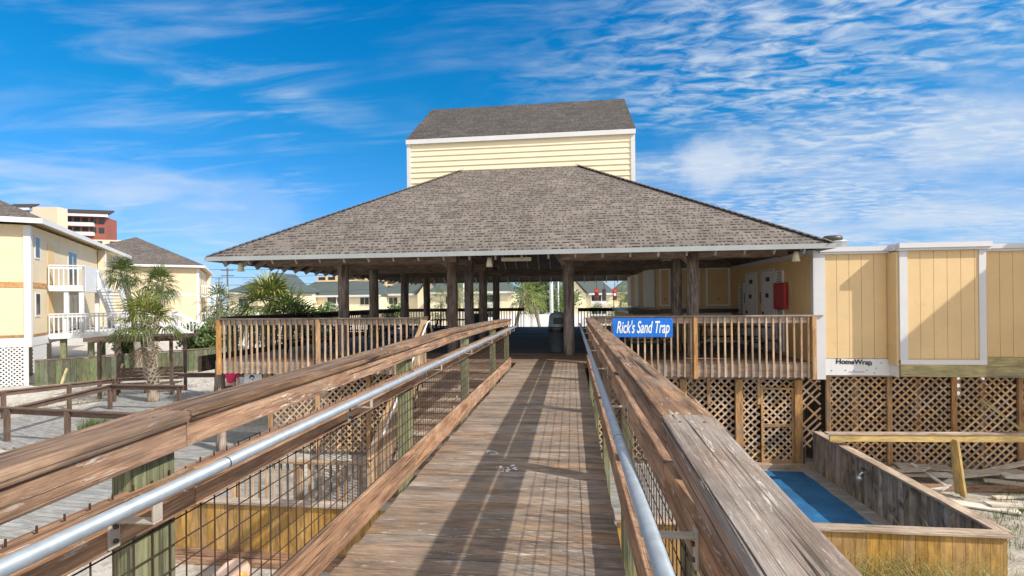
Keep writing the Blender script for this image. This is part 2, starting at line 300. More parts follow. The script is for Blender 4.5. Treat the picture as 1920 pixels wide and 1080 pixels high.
P_['letter'] = paint('white_letter_paint', (0.80, 0.86, 0.86), 0.5, 0.02)
P_['galv'] = paint('galvanised_steel', (0.27, 0.315, 0.37), 0.5, 0.16, 22.0, metal=0.3)
P_['bracket'] = paint('cast_bracket_metal', (0.48, 0.44, 0.37), 0.55, 0.12, 20.0, metal=0.35)
P_['bolt'] = paint('dark_bolt_steel', (0.10, 0.095, 0.085), 0.5, 0.1, 20.0, metal=0.7)
P_['wire'] = paint('rusty_wire', (0.05, 0.027, 0.016), 0.75, 0.3, 30.0)
P_['mat'] = paint('blue_rubber_mat', (0.006, 0.095, 0.235), 0.75, 0.35, 1.6, dirt=(0.025, 0.17, 0.33), dirtamt=0.4, bump=0.3)
P_['can'] = paint('grey_plastic', (0.075, 0.095, 0.115), 0.45, 0.12, 3.0)
P_['canlid'] = paint('blue_grey_plastic', (0.20, 0.27, 0.31), 0.4, 0.1, 3.0)
P_['bag'] = paint('black_liner_plastic', (0.012, 0.012, 0.014), 0.3, 0.2, 6.0)
P_['red'] = paint('red_cabinet_paint', (0.42, 0.018, 0.026), 0.35, 0.08, 2.0)
P_['glass'] = paint('dark_window_glass', (0.025, 0.032, 0.042), 0.12, 0.1, 1.0)
P_['door'] = paint('white_door_paint', (0.80, 0.80, 0.82), 0.5, 0.04, 2.0)
P_['groof'] = paint('green_metal_roof', (0.072, 0.092, 0.086), 0.6, 0.12, 0.6)
P_['brick'] = paint('red_stucco', (0.27, 0.085, 0.065), 0.8, 0.08, 0.2)
P_['tan'] = paint('tan_stucco', (0.60, 0.50, 0.38), 0.8, 0.05, 0.1)
P_['tower_far'] = paint('ochre_stucco', (0.62, 0.48, 0.26), 0.8, 0.06, 0.1)
P_['pool'] = paint('white_concrete', (0.72, 0.72, 0.71), 0.8, 0.04, 0.5)
P_['pole'] = paint('pole_steel', (0.62, 0.63, 0.64), 0.5, 0.05, 1.0)
P_['tarm'] = paint('dark_timber_pole', (0.10, 0.085, 0.07), 0.8, 0.2, 1.0)
P_['lamp'] = paint('cream_lamp_housing', (0.66, 0.60, 0.42), 0.5, 0.04, 2.0)
P_['metalvent'] = paint('vent_sheet_metal', (0.60, 0.61, 0.62), 0.35, 0.12, 8.0, metal=0.6)
P_['pink'] = paint('pink_shirt_cloth', (0.75, 0.045, 0.16), 0.8, 0.12, 8.0)
P_['navy'] = paint('dark_trouser_cloth', (0.022, 0.025, 0.045), 0.8, 0.15, 8.0)
P_['skin'] = paint('skin', (0.60, 0.37, 0.27), 0.55, 0.05, 6.0)
P_['hair'] = paint('brown_hair', (0.05, 0.032, 0.02), 0.6, 0.2, 20.0)
P_['shellA'] = paint('pink_shell', (0.72, 0.50, 0.40), 0.4, 0.10, 9.0, dirt=(0.62, 0.28, 0.14), dirtamt=0.35)
P_['shellB'] = paint('orange_shell', (0.74, 0.36, 0.06), 0.4, 0.15, 9.0, dirt=(0.80, 0.70, 0.60), dirtamt=0.3)
P_['teal'] = paint('teal_counter_paint', (0.03, 0.12, 0.10), 0.6, 0.1, 2.0)
P_['counter'] = paint('dark_counter_top', (0.025, 0.022, 0.024), 0.35, 0.15, 2.0)
P_['ridge'] = paint('ridge_shingle', (0.15, 0.127, 0.113), 0.9, 0.25, 6.0)
S_ = {}
S_['roof'] = shingle('roof_shingles', (0.182, 0.156, 0.138), (0.116, 0.099, 0.088), (0.023, 0.019, 0.017), 0.15, 0.235)
S_['troof'] = shingle('tower_shingles', (0.085, 0.072, 0.065), (0.050, 0.043, 0.039), (0.018, 0.016, 0.015), 0.15, 0.235)
S_['croof'] = shingle('condo_shingles', (0.150, 0.128, 0.115), (0.085, 0.072, 0.066), (0.036, 0.030, 0.028), 0.20, 0.30)
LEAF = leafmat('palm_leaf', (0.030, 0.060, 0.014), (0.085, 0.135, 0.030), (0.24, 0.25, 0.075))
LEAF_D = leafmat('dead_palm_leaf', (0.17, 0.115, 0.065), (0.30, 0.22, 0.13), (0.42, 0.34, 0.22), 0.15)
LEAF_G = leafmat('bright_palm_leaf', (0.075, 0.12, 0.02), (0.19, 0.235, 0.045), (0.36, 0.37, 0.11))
LEAF_M = leafmat('mid_palm_leaf', (0.035, 0.065, 0.013), (0.115, 0.155, 0.03), (0.34, 0.33, 0.09))  # leaf colour between the dark and the bright palm leaf
SHRUB = leafmat('shrub_leaf', (0.03, 0.07, 0.015), (0.075, 0.135, 0.03), (0.16, 0.22, 0.06))
GRASS = leafmat('grass_blade', (0.09, 0.12, 0.022), (0.26, 0.24, 0.075), (0.52, 0.42, 0.17), 0.3)
GRASS_G = leafmat('green_grass_blade', (0.05, 0.09, 0.02), (0.11, 0.16, 0.04), (0.24, 0.25, 0.09), 0.3)

# ------------------------------------------------------------------ mesh builder
class MB:
    def __init__(s): s.v = []; s.f = []; s.gc = []; s.rn = []; s.uv = {}; s.smooth = set()
    def _add(s, vs, fs, gcs, rn=None, smooth=False):
        b = len(s.v); rn = rng.random() if rn is None else rn
        s.v += [Vector(v) for v in vs]; s.gc += gcs
        for f in fs:
            if smooth: s.smooth.add(len(s.f))
            s.f.append([b + i for i in f]); s.rn.append(rn)
    def frame(s, o, X, Y, Z, a, b, c, rn=None):
        """box: origin corner o, unit axes X Y Z, sizes a b c"""
        vs = []; loc = []
        for k in (0, c):
            for j in (0, b):
                for i in (0, a):
                    vs.append(o + X * i + Y * j + Z * k); loc.append((i, j, k))
        d = sorted(range(3), key=lambda i: -(a, b, c)[i])
        o3 = [rng.uniform(0, 40) for _ in range(3)]
        g = [(q[d[0]] + o3[0], q[d[1]] + o3[1], q[d[2]] + o3[2]) for q in loc]
        s._add(vs, [(0, 2, 3, 1), (4, 5, 7, 6), (0, 1, 5, 4), (2, 6, 7, 3), (0, 4, 6, 2), (1, 3, 7, 5)], g, rn)
        return s
    def box(s, x0, x1, y0, y1, z0, z1, rn=None):
        return s.frame(Vector((x0, y0, z0)), Vector((1, 0, 0)), Vector((0, 1, 0)), Vector((0, 0, 1)), x1 - x0, y1 - y0, z1 - z0, rn)
    def beam(s, p, q, w, h, up=(0, 0, 1), rn=None):
        """bar from p to q, w across, h along up; centred on the line"""
        p = Vector(p); q = Vector(q); X = (q - p); L = X.length; X = X / L
        Yv = Vector(up).cross(X)
        if Yv.length < 1e-5: Yv = Vector((0, 1, 0))
        Yv.normalize(); Z = X.cross(Yv)
        return s.frame(p - Yv * w / 2 - Z * h / 2, X, Yv, Z, L, w, h, rn)
    def tube(s, pts, rs, n=8, caps=True, rn=None, smooth=True):
        pts = [Vector(p) for p in pts]
        if isinstance(rs, (int, float)): rs = [rs] * len(pts)
        vs = []; g = []; o = rng.uniform(0, 30); acc = 0.0; ref = None
        for i, p in enumerate(pts):
            t = (pts[min(i + 1, len(pts) - 1)] - pts[max(i - 1, 0)]).normalized()
            if ref is None: ref = t.orthogonal().normalized()
            ref = (ref - t * ref.dot(t)).normalized(); bi = t.cross(ref)
            if i: acc += (p - pts[i - 1]).length
            for k in range(n):
                a = 2 * math.pi * k / n
                vs.append(p + (ref * math.cos(a) + bi * math.sin(a)) * rs[i])
                g.append((acc + o, math.cos(a) * rs[i] + o, math.sin(a) * rs[i]))
        fs = []
        for i in range(len(pts) - 1):
            for k in range(n):
                a = i * n + k; b = i * n + (k + 1) % n
                fs.append((a, b, b + n, a + n))
        b0 = len(s.v)
        s._add(vs, fs, g, rn, smooth)
        rn2 = s.rn[-1]
        if caps:
            s.f.append([b0 + i for i in reversed(range(n))]); s.rn.append(rn2)
            e = b0 + (len(pts) - 1) * n
            s.f.append([e + i for i in range(n)]); s.rn.append(rn2)
        return s
    def lathe(s, o, prof, n=20, rn=None):
        vs = []; g = []; fs = []
        for (r, z) in prof:
            for k in range(n):
                a = 2 * math.pi * k / n; vs.append(Vector(o) + Vector((math.cos(a) * r, math.sin(a) * r, z))); g.append((z, math.cos(a) * r, math.sin(a) * r))
        for i in range(len(prof) - 1):
            for k in range(n):
                a = i * n + k; b = i * n + (k + 1) % n; fs.append((a, b, b + n, a + n))
        s._add(vs, fs, g, rn, True); return s
    def poly(s, pts, uv=None, rn=None):
        b = len(s.v); pts = [Vector(p) for p in pts]
        s.v += pts; s.gc += [tuple(p) for p in pts]
        if uv: s.uv[len(s.f)] = uv
        s.f.append([b + i for i in range(len(pts))]); s.rn.append(rng.random() if rn is None else rn)
        return s
    def slab(s, pts, t, rn=None):
        """extrude a planar polygon by vector t"""
        t = Vector(t); n = len(pts); a = [Vector(p) for p in pts]; b = [p + t for p in a]
        o = rng.uniform(0, 20)
        s._add(a + b, [tuple(range(n)), tuple(reversed(range(n, 2 * n)))] + [(i, i + n, (i + 1) % n + n, (i + 1) % n) for i in range(n)], [(p.x + o, p.y + o, p.z) for p in a + b], rn)
        return s
    def ball(s, c, r, n=10, rn=None):
        pr = []; c = Vector(c); rx, ry, rz = r if isinstance(r, tuple) else (r, r, r)
        vs = []; fs = []; g = []
        for i in range(n + 1):
            th = math.pi * i / n
            for k in range(n * 2):
                a = math.pi * k / n; vs.append(c + Vector((rx * math.sin(th) * math.cos(a), ry * math.sin(th) * math.sin(a), -rz * math.cos(th)))); g.append(tuple(vs[-1]))
        for i in range(n):
            for k in range(2 * n):
                a = i * 2 * n + k; b = i * 2 * n + (k + 1) % (2 * n); fs.append((a, b, b + 2 * n, a + 2 * n))
        s._add(vs, fs, g, rn, True); return s
    def mesh(s, name, mat, inv=None):
        me = bpy.data.meshes.new(name)
        vv = [tuple(inv @ v) if inv else tuple(v) for v in s.v]
        me.from_pydata(vv, [], s.f)
        a = me.attributes.new('gc', 'FLOAT_VECTOR', 'POINT'); a.data.foreach_set('vector', [c for g in s.gc for c in g])
        r = me.attributes.new('rnd', 'FLOAT', 'FACE'); r.data.foreach_set('value', s.rn)
        if s.uv:
            ul = me.uv_layers.new(name='UVMap')
            for pi, uvs in s.uv.items():
                p = me.polygons[pi]
                for li, q in zip(p.loop_indices, uvs): ul.data[li].uv = q
        if s.smooth:
            for i in s.smooth: me.polygons[i].use_smooth = True
        bm = bmesh.new(); bm.from_mesh(me); bmesh.ops.recalc_face_normals(bm, faces=bm.faces) if not s.uv else None; bm.to_mesh(me); bm.free()
        me.materials.append(mat); return me

MW = {}
def link(o): COL.objects.link(o); return o
def thing(name, label, cat, loc=(0, 0, 0), rz=0.0, group=None):
    o = link(bpy.data.objects.new(name, None)); o.empty_display_size = 0.3
    o.location = loc; o.rotation_euler = (0, 0, rz); o['label'] = label; o['category'] = cat
    if group: o['group'] = group
    MW[o.name] = Matrix.Translation(loc) @ Matrix.Rotation(rz, 4, 'Z'); return o
def part(name, mb, mat, parent, local=False, bevel=0.0, label=None, loc=None, stuff=False):
    """mb in world coordinates (local=True: in the parent's own)"""
    m = MW[parent.name]
    me = mb.mesh(name, mat, None if local else m.inverted())
    o = link(bpy.data.objects.new(name, me)); o.parent = parent; MW[o.name] = m.copy()
    if loc is not None: o.location = loc; MW[o.name] = m @ Matrix.Translation(loc)
    if bevel:
        b = o.modifiers.new('bevel', 'BEVEL'); b.width = bevel; b.segments = 2; b.limit_method = 'ANGLE'
    if label: o['label'] = label
    if stuff: o['kind'] = 'stuff'
    return o
def solo(name, mb, mat, label, cat, loc=(0, 0, 0), group=None, bevel=0.0, kind=None):
    me = mb.mesh(name, mat, Matrix.Translation(loc).inverted()); o = link(bpy.data.objects.new(name, me)); o.location = loc
    MW[o.name] = Matrix.Translation(loc)
    if label: o['label'] = label
    if cat: o['category'] = cat
    if group: o['group'] = group
    if kind: o['kind'] = kind
    if bevel:
        b = o.modifiers.new('bevel', 'BEVEL'); b.width = bevel; b.segments = 2; b.limit_method = 'ANGLE'
    return o
def dup(src, parent, loc):
    c = src.copy(); link(c); c.parent = parent; c.location = loc; return c
def copy_thing(root, loc, rz, label, group=None):
    r = root.copy(); link(r); r.location = loc; r.rotation_euler = (0, 0, rz); r['label'] = label
    if group: r['group'] = group
    MW[r.name] = Matrix.Translation(loc) @ Matrix.Rotation(rz, 4, 'Z')
    for ch in [c for c in root.children]:
        c = ch.copy(); link(c); c.parent = r
        for g in [q for q in ch.children]:
            d = g.copy(); link(d); d.parent = c
    return r
def text_mesh(name, body, size, mat, parent, m4, shear=0.0, xs=1.0, ext=0.004, offset=0.0, bold=0.0):
    cu = bpy.data.curves.new(name, 'FONT'); cu.body = body; cu.size = size; cu.shear = shear; cu.extrude = ext; cu.offset = offset; cu.align_x = 'CENTER'; cu.align_y = 'CENTER'
    t = bpy.data.objects.new(name + '_tmp', cu); COL.objects.link(t)
    dg = bpy.context.evaluated_depsgraph_get(); me = bpy.data.meshes.new_from_object(t.evaluated_get(dg))
    bpy.data.objects.remove(t)
    if bold:                                              # heavier strokes: the same letters overlaid a little to the side
        bm = bmesh.new(); bm.from_mesh(me)
        for k, (dx, dy) in enumerate(((bold, 0), (-bold, 0), (0, bold * .8), (0, -bold * .8))):
            m2 = me.copy(); m2.transform(Matrix.Translation((dx, dy, 0.0002 * (k + 1)))); bm.from_mesh(m2); bpy.data.meshes.remove(m2)
        bm.to_mesh(me); bm.free()
    me.transform(Matrix.Diagonal((xs, 1, 1, 1))); me.transform(MW[parent.name].inverted() @ m4)
    me.materials.clear(); me.materials.append(mat); me.name = name
    o = link(bpy.data.objects.new(name, me)); o.parent = parent; MW[o.name] = MW[parent.name]; return o
# ================================================================== SETTING
gm = MB()
gm.poly([(-1500, -300, 0), (1500, -300, 0), (1500, 2500, 0), (-1500, 2500, 0)])
solo('ground', gm, ground_mat(), 'pale sand with brown debris around the raised boardwalk', None, kind='structure')

def planked(mb, poly, d, w, gap, z, th):
    """planks clipped to a convex polygon; d = unit direction across the planks"""
    d = Vector((d[0], d[1])).normalized(); e = Vector((-d.y, d.x))
    us = [Vector(p).dot(d) for p in poly]; u = min(us)
    while u < max(us):
        def cut(val):
            xs = []
            for i in range(len(poly)):
                a = Vector(poly[i]); b = Vector(poly[(i + 1) % len(poly)]); ua = a.dot(d) - val; ub = b.dot(d) - val
                if (ua < 0) != (ub < 0): xs.append((a + (b - a) * (ua / (ua - ub))).dot(e))
            return (min(xs), max(xs)) if len(xs) >= 2 else None
        c = cut(u + w / 2)
        if c and c[1] - c[0] > 0.05:
            o = d * u + e * c[0]
            mb.frame(Vector((o.x, o.y, z - th)), Vector((e.x, e.y, 0)), Vector((d.x, d.y, 0)), Vector((0, 0, 1)), c[1] - c[0], w - gap, th)
        u += w
pm = MB()
planked(pm, [(-17.6, 11.9), (-15.3, 12.2), (-13.6, 14.5), (-14.6, 17.2), (-16.4, 20.6), (-19.6, 20.0), (-18.6, 17.2), (-20.5, 13.9)], (0.35, 0.94), 0.15, 0.008, 0.06, 0.05)
planked(pm, [(-14.2, 7.5), (-6.6, 7.5), (-6.6, 11.6), (-13.6, 11.6)], (0.1, 1), 0.15, 0.008, 0.05, 0.05)
planked(pm, [(-6.5, 8.4), (-1.75, 8.4), (-1.75, 10.8), (-6.5, 10.8)], (0.0, 1), 0.15, 0.008, 0.045, 0.05)
planked(pm, [(-14.6, 12.3), (-9.5, 11.7), (-9.5, 14.2), (-13.6, 14.6)], (0.1, 1), 0.15, 0.008, 0.055, 0.05)
solo('path', pm, W['path'], 'weathered grey plank path on the sand at the left', None, kind='structure')

# raised boardwalk: planks across X
bw = MB(); y = -1.6
while y < 12.16:
    w = 0.139
    bw.box(-1.345 + rng.uniform(-0.008, 0.008), 0.275 + rng.uniform(-0.008, 0.008), y, y + w - 0.0035, 2.462 + rng.uniform(-0.002, 0.002), 2.5 + rng.uniform(-0.002, 0.002)); y += w
bwo = solo('boardwalk', bw, W['deck'], 'raised plank boardwalk running straight to the pavilion', None, kind='structure', bevel=0.002)
sm = MB()
for x in (-1.2, -0.54, 0.12): sm.box(x - 0.03, x + 0.03, -1.6, 12.1, 2.2, 2.46)
part('joist', sm, W['beam'], bwo)
dr = MB()
for (cx, cy, s) in ((-0.79, 4.9, 0.055), (-0.60, 4.45, 0.075)):
    for k in range(16):
        a = rng.uniform(0, 6.28); q = rng.random() ** 0.7 * s; x = cx + math.cos(a) * q * 1.4; yy = cy + math.sin(a) * q * 1.3; e = rng.uniform(0.008, 0.026)
        dr.poly([(x + math.cos(t) * e * rng.uniform(0.6, 1.2), yy + math.sin(t) * e, 2.5042) for t in [i * 1.05 for i in range(6)]])
part('dropping', dr, P_['white'], bwo)
# ================================================================== BOARDWALK RAILINGS
def zl(y, left):
    t = [(-2, 3.33), (0.87, 3.52), (1.87, 3.586), (13, 3.586)] if not left else [(-2, 3.50), (0.9, 3.597), (1.66, 3.618), (3.4, 3.632), (5.9, 3.664), (8.6, 3.64), (11.35, 3.592)]
    for (a, za), (b, zb) in zip(t, t[1:]):
        if y <= b: return za + (zb - za) * (y - a) / (b - a)
    return t[-1][1]
def boardwalk_rail(left):
    sg = -1 if left else 1
    X = lambda d: (-1.385 - d) if left else (0.335 + d)     # d = distance outwards from the inner board face
    y1 = 11.35 if left else 12.1
    t = thing('railing', ('timber railing with wire mesh and pipe handrail along the left edge of the boardwalk' if left else
                          'timber mesh railing with pipe handrail right of the boardwalk, its cap split and flecked'), 'railing', (X(0.08), 0, 2.5), group='boardwalk railings')
    def yb(mb, d0, d1, ya, yb_, z0, z1, dzl=True):
        a = X(d0); b = X(d1)
        za = zl(ya, left) - 3.586 if dzl else 0; zb = zl(yb_, left) - 3.586 if dzl else 0
        m = (a + b) / 2
        mb.beam((m, ya, (z0 + z1) / 2 + za), (m, yb_, (z0 + z1) / 2 + zb), abs(b - a), z1 - z0)
    joints = [-1.6, 1.66, 3.75, 5.86, 8.6, y1] if left else [-1.6, 1.87, 4.2, 7.2, 9.8, y1]
    for i, (a, b) in enumerate(zip(joints, joints[1:])):
        m = MB(); yb(m, -0.018, 0.160, a + 0.002, b - 0.002, 3.545, 3.586)
        part('cap_board', m, W['capold'] if (not left and i == 0) else W['cap'], t, bevel=0.009, label='grey split cap board with pale flecks' if (not left and i == 0) else None)
        m = MB(); yb(m, 0.0, 0.038, a + 0.002, b - 0.002, 3.452, 3.543); part('upper_board', m, W['rail'], t, bevel=0.004)
    j2 = [-1.6, 1.70, 4.3, 6.8, 9.3, y1] if left else [-1.6, 1.92, 4.3, 6.8, 9.4, y1]
    for a, b in zip(j2, j2[1:]):
        m = MB(); yb(m, 0.0, 0.038, a + 0.002, b - 0.002, 3.255, 3.395, False); part('middle_board', m, W['rail'], t, bevel=0.006)
        m = MB(); yb(m, 0.0, 0.038, a + 0.002, b - 0.002, 2.508, 2.708, False); part('kerb_board', m, W['rail'], t, bevel=0.006)
    posts = [-1.1, 1.58, 4.32, 6.82, 9.3, y1 - 0.08] if left else [-1.0, 1.80, 4.15, 6.70, 9.40, 11.95]
    for a, b in zip(posts, posts[1:]):
        m = MB(); yb(m, 0.056, 0.088, a + 0.085, b - 0.085, 3.262, 3.385, False); part('outer_board', m, W['rail'], t, bevel=0.004)
    for p in posts:
        for dd in (0.03, 0.11):
            zc = zl(p, left) + 0.0004; m = MB(); m.tube([(X(dd), p - 0.03, zc - 0.004), (X(dd), p - 0.03, zc)], 0.0055, 8); part('screw', m, P_['bolt'], t)
        m = MB(); m.box(min(X(0.052), X(0.142)), max(X(0.052), X(0.142)), p - 0.085, p + 0.085, -0.1, 3.540 + zl(p, left) - 3.586)
        part('post', m, W['post'], t, bevel=0.008)
    # galvanised wire mesh
    m = MB(); y = -1.5; r = 0.0029
    while y < y1:
        m.tube([(X(0.044), y, 2.56), (X(0.044), y, 3.41 if rng.random() < .7 else 3.398)], r, 4, False, smooth=False); y += 0.0745
    z = 2.62
    while z < 3.3:
        m.tube([(X(0.0415), -1.5, z), (X(0.0415), y1, z)], r, 4, False, smooth=False); z += 0.0865
    part('wire_mesh', m, P_['wire'], t)
    # pipe handrail with brackets
    xp = X(-0.150); zp = 3.43
    m = MB(); ye = 11.0 if left else 12.25
    pts = [(xp, -1.3, zp), (xp, ye, zp), (xp - sg * 0.0, ye + 0.10, zp - 0.01), (xp + sg * 0.10, ye + 0.16, zp - 0.02)] if left else [(xp, -1.3, zp), (xp, ye, zp)]
    m.tube(pts, 0.0208, 16)
    h = part('handrail', m, P_['galv'], t)
    for yj in ([1.66, 7.1] if left else [2.08, 7.6]):
        m = MB(); m.tube([(xp, yj - 0.003, zp), (xp, yj + 0.003, zp)], 0.0216, 16); part('pipe_joint', m, P_['bolt'], h)
    for yb_ in ([-0.2, 1.36, 2.97, 4.65, 6.1, 7.7, 9.4, 10.7] if left else [-0.2, 1.42, 3.1, 4.8, 6.5, 8.2, 9.9, 11.6]):
        m = MB(); a = X(-0.009); b = X(0.0)
        m.box(min(a, b), max(a, b), yb_ - 0.019, yb_ + 0.019, 3.265, 3.375)
        m.box(min(xp - 0.004, a), max(xp + 0.004, a), yb_ - 0.017, yb_ + 0.017, 3.348, 3.356)
        m.slab([(xp - 0.004, yb_ - 0.017, 3.356), (xp + 0.004, yb_ - 0.017, 3.356), (xp + 0.004, yb_ - 0.017, 3.41), (xp - 0.004, yb_ - 0.017, 3.41)], (0, 0.034, 0))
        bk = part('bracket', m, P_['bracket'], h, bevel=0.002)
        m2 = MB()
        for zz in (3.287, 3.330):
            m2.tube([(X(-0.009), yb_, zz), (X(-0.017), yb_, zz)], 0.007, 8)
        # bolt heads stay with the handrail, the deepest level allowed
        part('bolt', m2, P_['bolt'], h)
    return t
boardwalk_rail(True); boardwalk_rail(False)

# ================================================================== PAVILION
EX0, EX1, EY0, EY1, EZ = -8.95, 5.55, 11.4, 28.4, 5.05
TX0, TX1, TY0, TY1, TZ = -3.66, 0.26, 16.6, 23.2, 8.42
pv = thing('pavilion', 'large open timber pavilion with brown shingled hip roof and cream clad tower on top', 'pavilion', (-1.7, 20, 0))
def roofpoly(pts, mat_pts=None):
    """uv in metres: u along first edge, v up the slope"""
    a, b, c = Vector(pts[0]), Vector(pts[1]), Vector(pts[2]); U = (b - a).normalized(); nrm = (b - a).cross(c - a).normalized(); Vv = nrm.cross(U)
    return [((Vector(p) - a).dot(U) + 3.17, (Vector(p) - a).dot(Vv)) for p in pts]
rf = MB(); z0 = EZ + 0.115
e = [(EX0, EY0, z0), (EX1, EY0, z0), (EX1, EY1, z0), (EX0, EY1, z0)]; tt = [(TX0, TY0, TZ), (TX1, TY0, TZ), (TX1, TY1, TZ), (TX0, TY1, TZ)]
for i in range(4):
    j = (i + 1) % 4; q = [e[i], e[j], tt[j], tt[i]]; rf.poly(q, roofpoly(q))
roof = part('roof', rf, S_['roof'], pv)
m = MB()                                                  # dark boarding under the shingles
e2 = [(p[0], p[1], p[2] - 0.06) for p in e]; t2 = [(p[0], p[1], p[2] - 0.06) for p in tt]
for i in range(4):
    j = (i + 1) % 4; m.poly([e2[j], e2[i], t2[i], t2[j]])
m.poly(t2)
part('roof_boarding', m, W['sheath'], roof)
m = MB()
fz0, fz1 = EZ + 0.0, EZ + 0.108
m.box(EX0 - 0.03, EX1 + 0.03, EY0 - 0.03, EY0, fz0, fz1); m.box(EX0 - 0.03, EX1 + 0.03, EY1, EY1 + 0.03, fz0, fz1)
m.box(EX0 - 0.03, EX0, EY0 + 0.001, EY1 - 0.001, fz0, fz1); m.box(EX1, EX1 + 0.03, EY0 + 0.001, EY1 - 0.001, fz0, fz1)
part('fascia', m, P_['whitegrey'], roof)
for i in range(4):
    mm = MB(); a = Vector(e[i]); b = Vector(tt[i]); d = (b - a); L = d.length; n = int(L / 0.16); u = d / L
    for k in range(n):
        p = a + u * (k * L / n); q = a + u * ((k + 1) * L / n + 0.05)
        mm.beam(p + Vector((0, 0, 0.012)), q + Vector((0, 0, 0.026)), 0.22, 0.012)
    part('ridge_cap', mm, P_['ridge'], roof)
# rafters on all four slopes
def rafter(mb, p, q): mb.beam(p, q, 0.042, 0.17)
sl = (TZ - z0) / (TY0 - EY0)
x = EX0 + 0.5
while x < EX1 - 0.3:
    for front in (True, False):
        d = min(x - EX0, EX1 - x, TY0 - EY0); ys = EY0 if front else EY1; s = 1 if front else -1
        mb = MB(); mb.beam((x, ys + s * 0.02, z0 - 0.15), (x, ys + s * d, z0 + sl * d - 0.15), 0.042, 0.15)
        part('rafter', mb, W['rafter'], pv)
    x += 0.61
y = EY0 + 0.6
while y < EY1 - 0.4:
    d = min(y - EY0, EY1 - y, TX0 - EX0) * 0.985
    mb = MB(); mb.beam((EX0 + 0.02, y, z0 - 0.15), (EX0 + d, y, z0 + sl * d * 0.985 - 0.15), 0.042, 0.15); part('rafter', mb, W['rafter'], pv)
    y += 0.66
# tower on the roof
ty0, ty1, tx0, tx1, tz = 16.78, 23.2, -5.55, 2.06, 9.52
m = MB(); z = 6.6; k = 0
while z < tz - 0.02:                                       # lap siding: each board tilts out at its foot
    h = 0.185
    for (a, b, c, d) in ((tx0, ty0, tx1, ty0), (tx1, ty1, tx0, ty1), (tx0, ty1, tx0, ty0), (tx1, ty0, tx1, ty1)):
        L = math.hypot(c - a, d - b)
        nx, ny = (d - b) / L, -(c - a) / L
        o = 0.03; zt = min(z + h, tz)
        m.poly([(a + nx * o, b + ny * o, z), (c + nx * o, d + ny * o, z), (c, d, zt), (a, b, zt)])
        m.poly([(a, b, z), (c, d, z), (c + nx * o, d + ny * o, z), (a + nx * o, b + ny * o, z)])
    z += h
tw = part('tower_wall', m, P_['tower'], pv)
for (cx, cy) in ((tx0, ty0), (tx1, ty0), (tx0, ty1), (tx1, ty1)):
    m = MB()
    sx = 1 if cx == tx1 else -1; sy = 1 if cy == ty1 else -1
    m.box(min(cx - sx * 0.09, cx + sx * 0.045), max(cx - sx * 0.09, cx + sx * 0.045), min(cy - sy * 0.09, cy + sy * 0.045), max(cy - sy * 0.09, cy + sy * 0.045), 6.6, tz - 0.002)
    part('corner_trim', m, P_['white'], tw)
ry, rz_ = 20.0, 11.86
m = MB(); o = 0.06
q = [(tx0 - o, ty0 - 0.10, tz + 0.055), (tx1 + o, ty0 - 0.10, tz + 0.055), (tx1 + o, ry, rz_), (tx0 - o, ry, rz_)]; m.poly(q, roofpoly(q))
q = [(tx1 + o, ty1 + 0.10, tz + 0.055), (tx0 - o, ty1 + 0.10, tz + 0.055), (tx0 - o, ry, rz_), (tx1 + o, ry, rz_)]; m.poly(q, roofpoly(q))
tr = part('tower_roof', m, S_['troof'], pv)
m = MB()
m.box(tx0 - 0.06, tx1 + 0.06, ty0 - 0.10, ty0 - 0.05, tz - 0.11, tz + 0.045); m.box(tx0 - 0.06, tx1 + 0.06, ty1 + 0.05, ty1 + 0.10, tz - 0.11, tz + 0.045)
for sx in (tx0 - 0.055, tx1 + 0.02):
    m.slab([(sx, ty0 - 0.09, tz + 0.04), (sx, ry, rz_ - 0.02), (sx, ty1 + 0.09, tz + 0.04), (sx, ty1 + 0.09, tz - 0.1), (sx, ry, rz_ - 0.16), (sx, ty0 - 0.09, tz - 0.1)], (0.035, 0, 0))
part('fascia', m, P_['white'], tr)
for sx in (tx0 + 0.01, tx1 - 0.03):
    m = MB(); m.slab([(sx, ty0, tz - 0.01), (sx, ty1, tz - 0.01), (sx, ry, rz_ - 0.12)], (0.02, 0, 0)); part('gable', m, P_['tower'], tw)
# floor
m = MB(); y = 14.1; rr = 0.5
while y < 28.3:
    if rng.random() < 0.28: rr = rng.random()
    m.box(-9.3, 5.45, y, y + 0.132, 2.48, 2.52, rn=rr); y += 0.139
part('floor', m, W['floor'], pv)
m = MB(); m.box(-1.2, 5.45, 16.2, 16.25, 0, 2.19); part('shade_backing', m, W['dark'], pv)  # dark sheets added under the deck, standing in for shade behind the lattice
m = MB(); m.box(-9.0, -3.0, 17.6, 17.65, 0, 2.19); part('shade_backing', m, W['dark'], pv)
m = MB(); m.box(5.40, 5.45, 12.6, 16.19, 0, 2.19); part('shade_backing', m, W['dark'], pv)
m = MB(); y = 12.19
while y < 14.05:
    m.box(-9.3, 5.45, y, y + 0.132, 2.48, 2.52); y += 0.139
part('threshold', m, W['floorfront'], pv)
m = MB()
for y in (13.5, 15.7, 18.0, 21.7, 26): m.box(-9.2, 5.4, y - 0.08, y + 0.08, 2.2, 2.478)
part('floor_beam', m, W['beam'], pv)
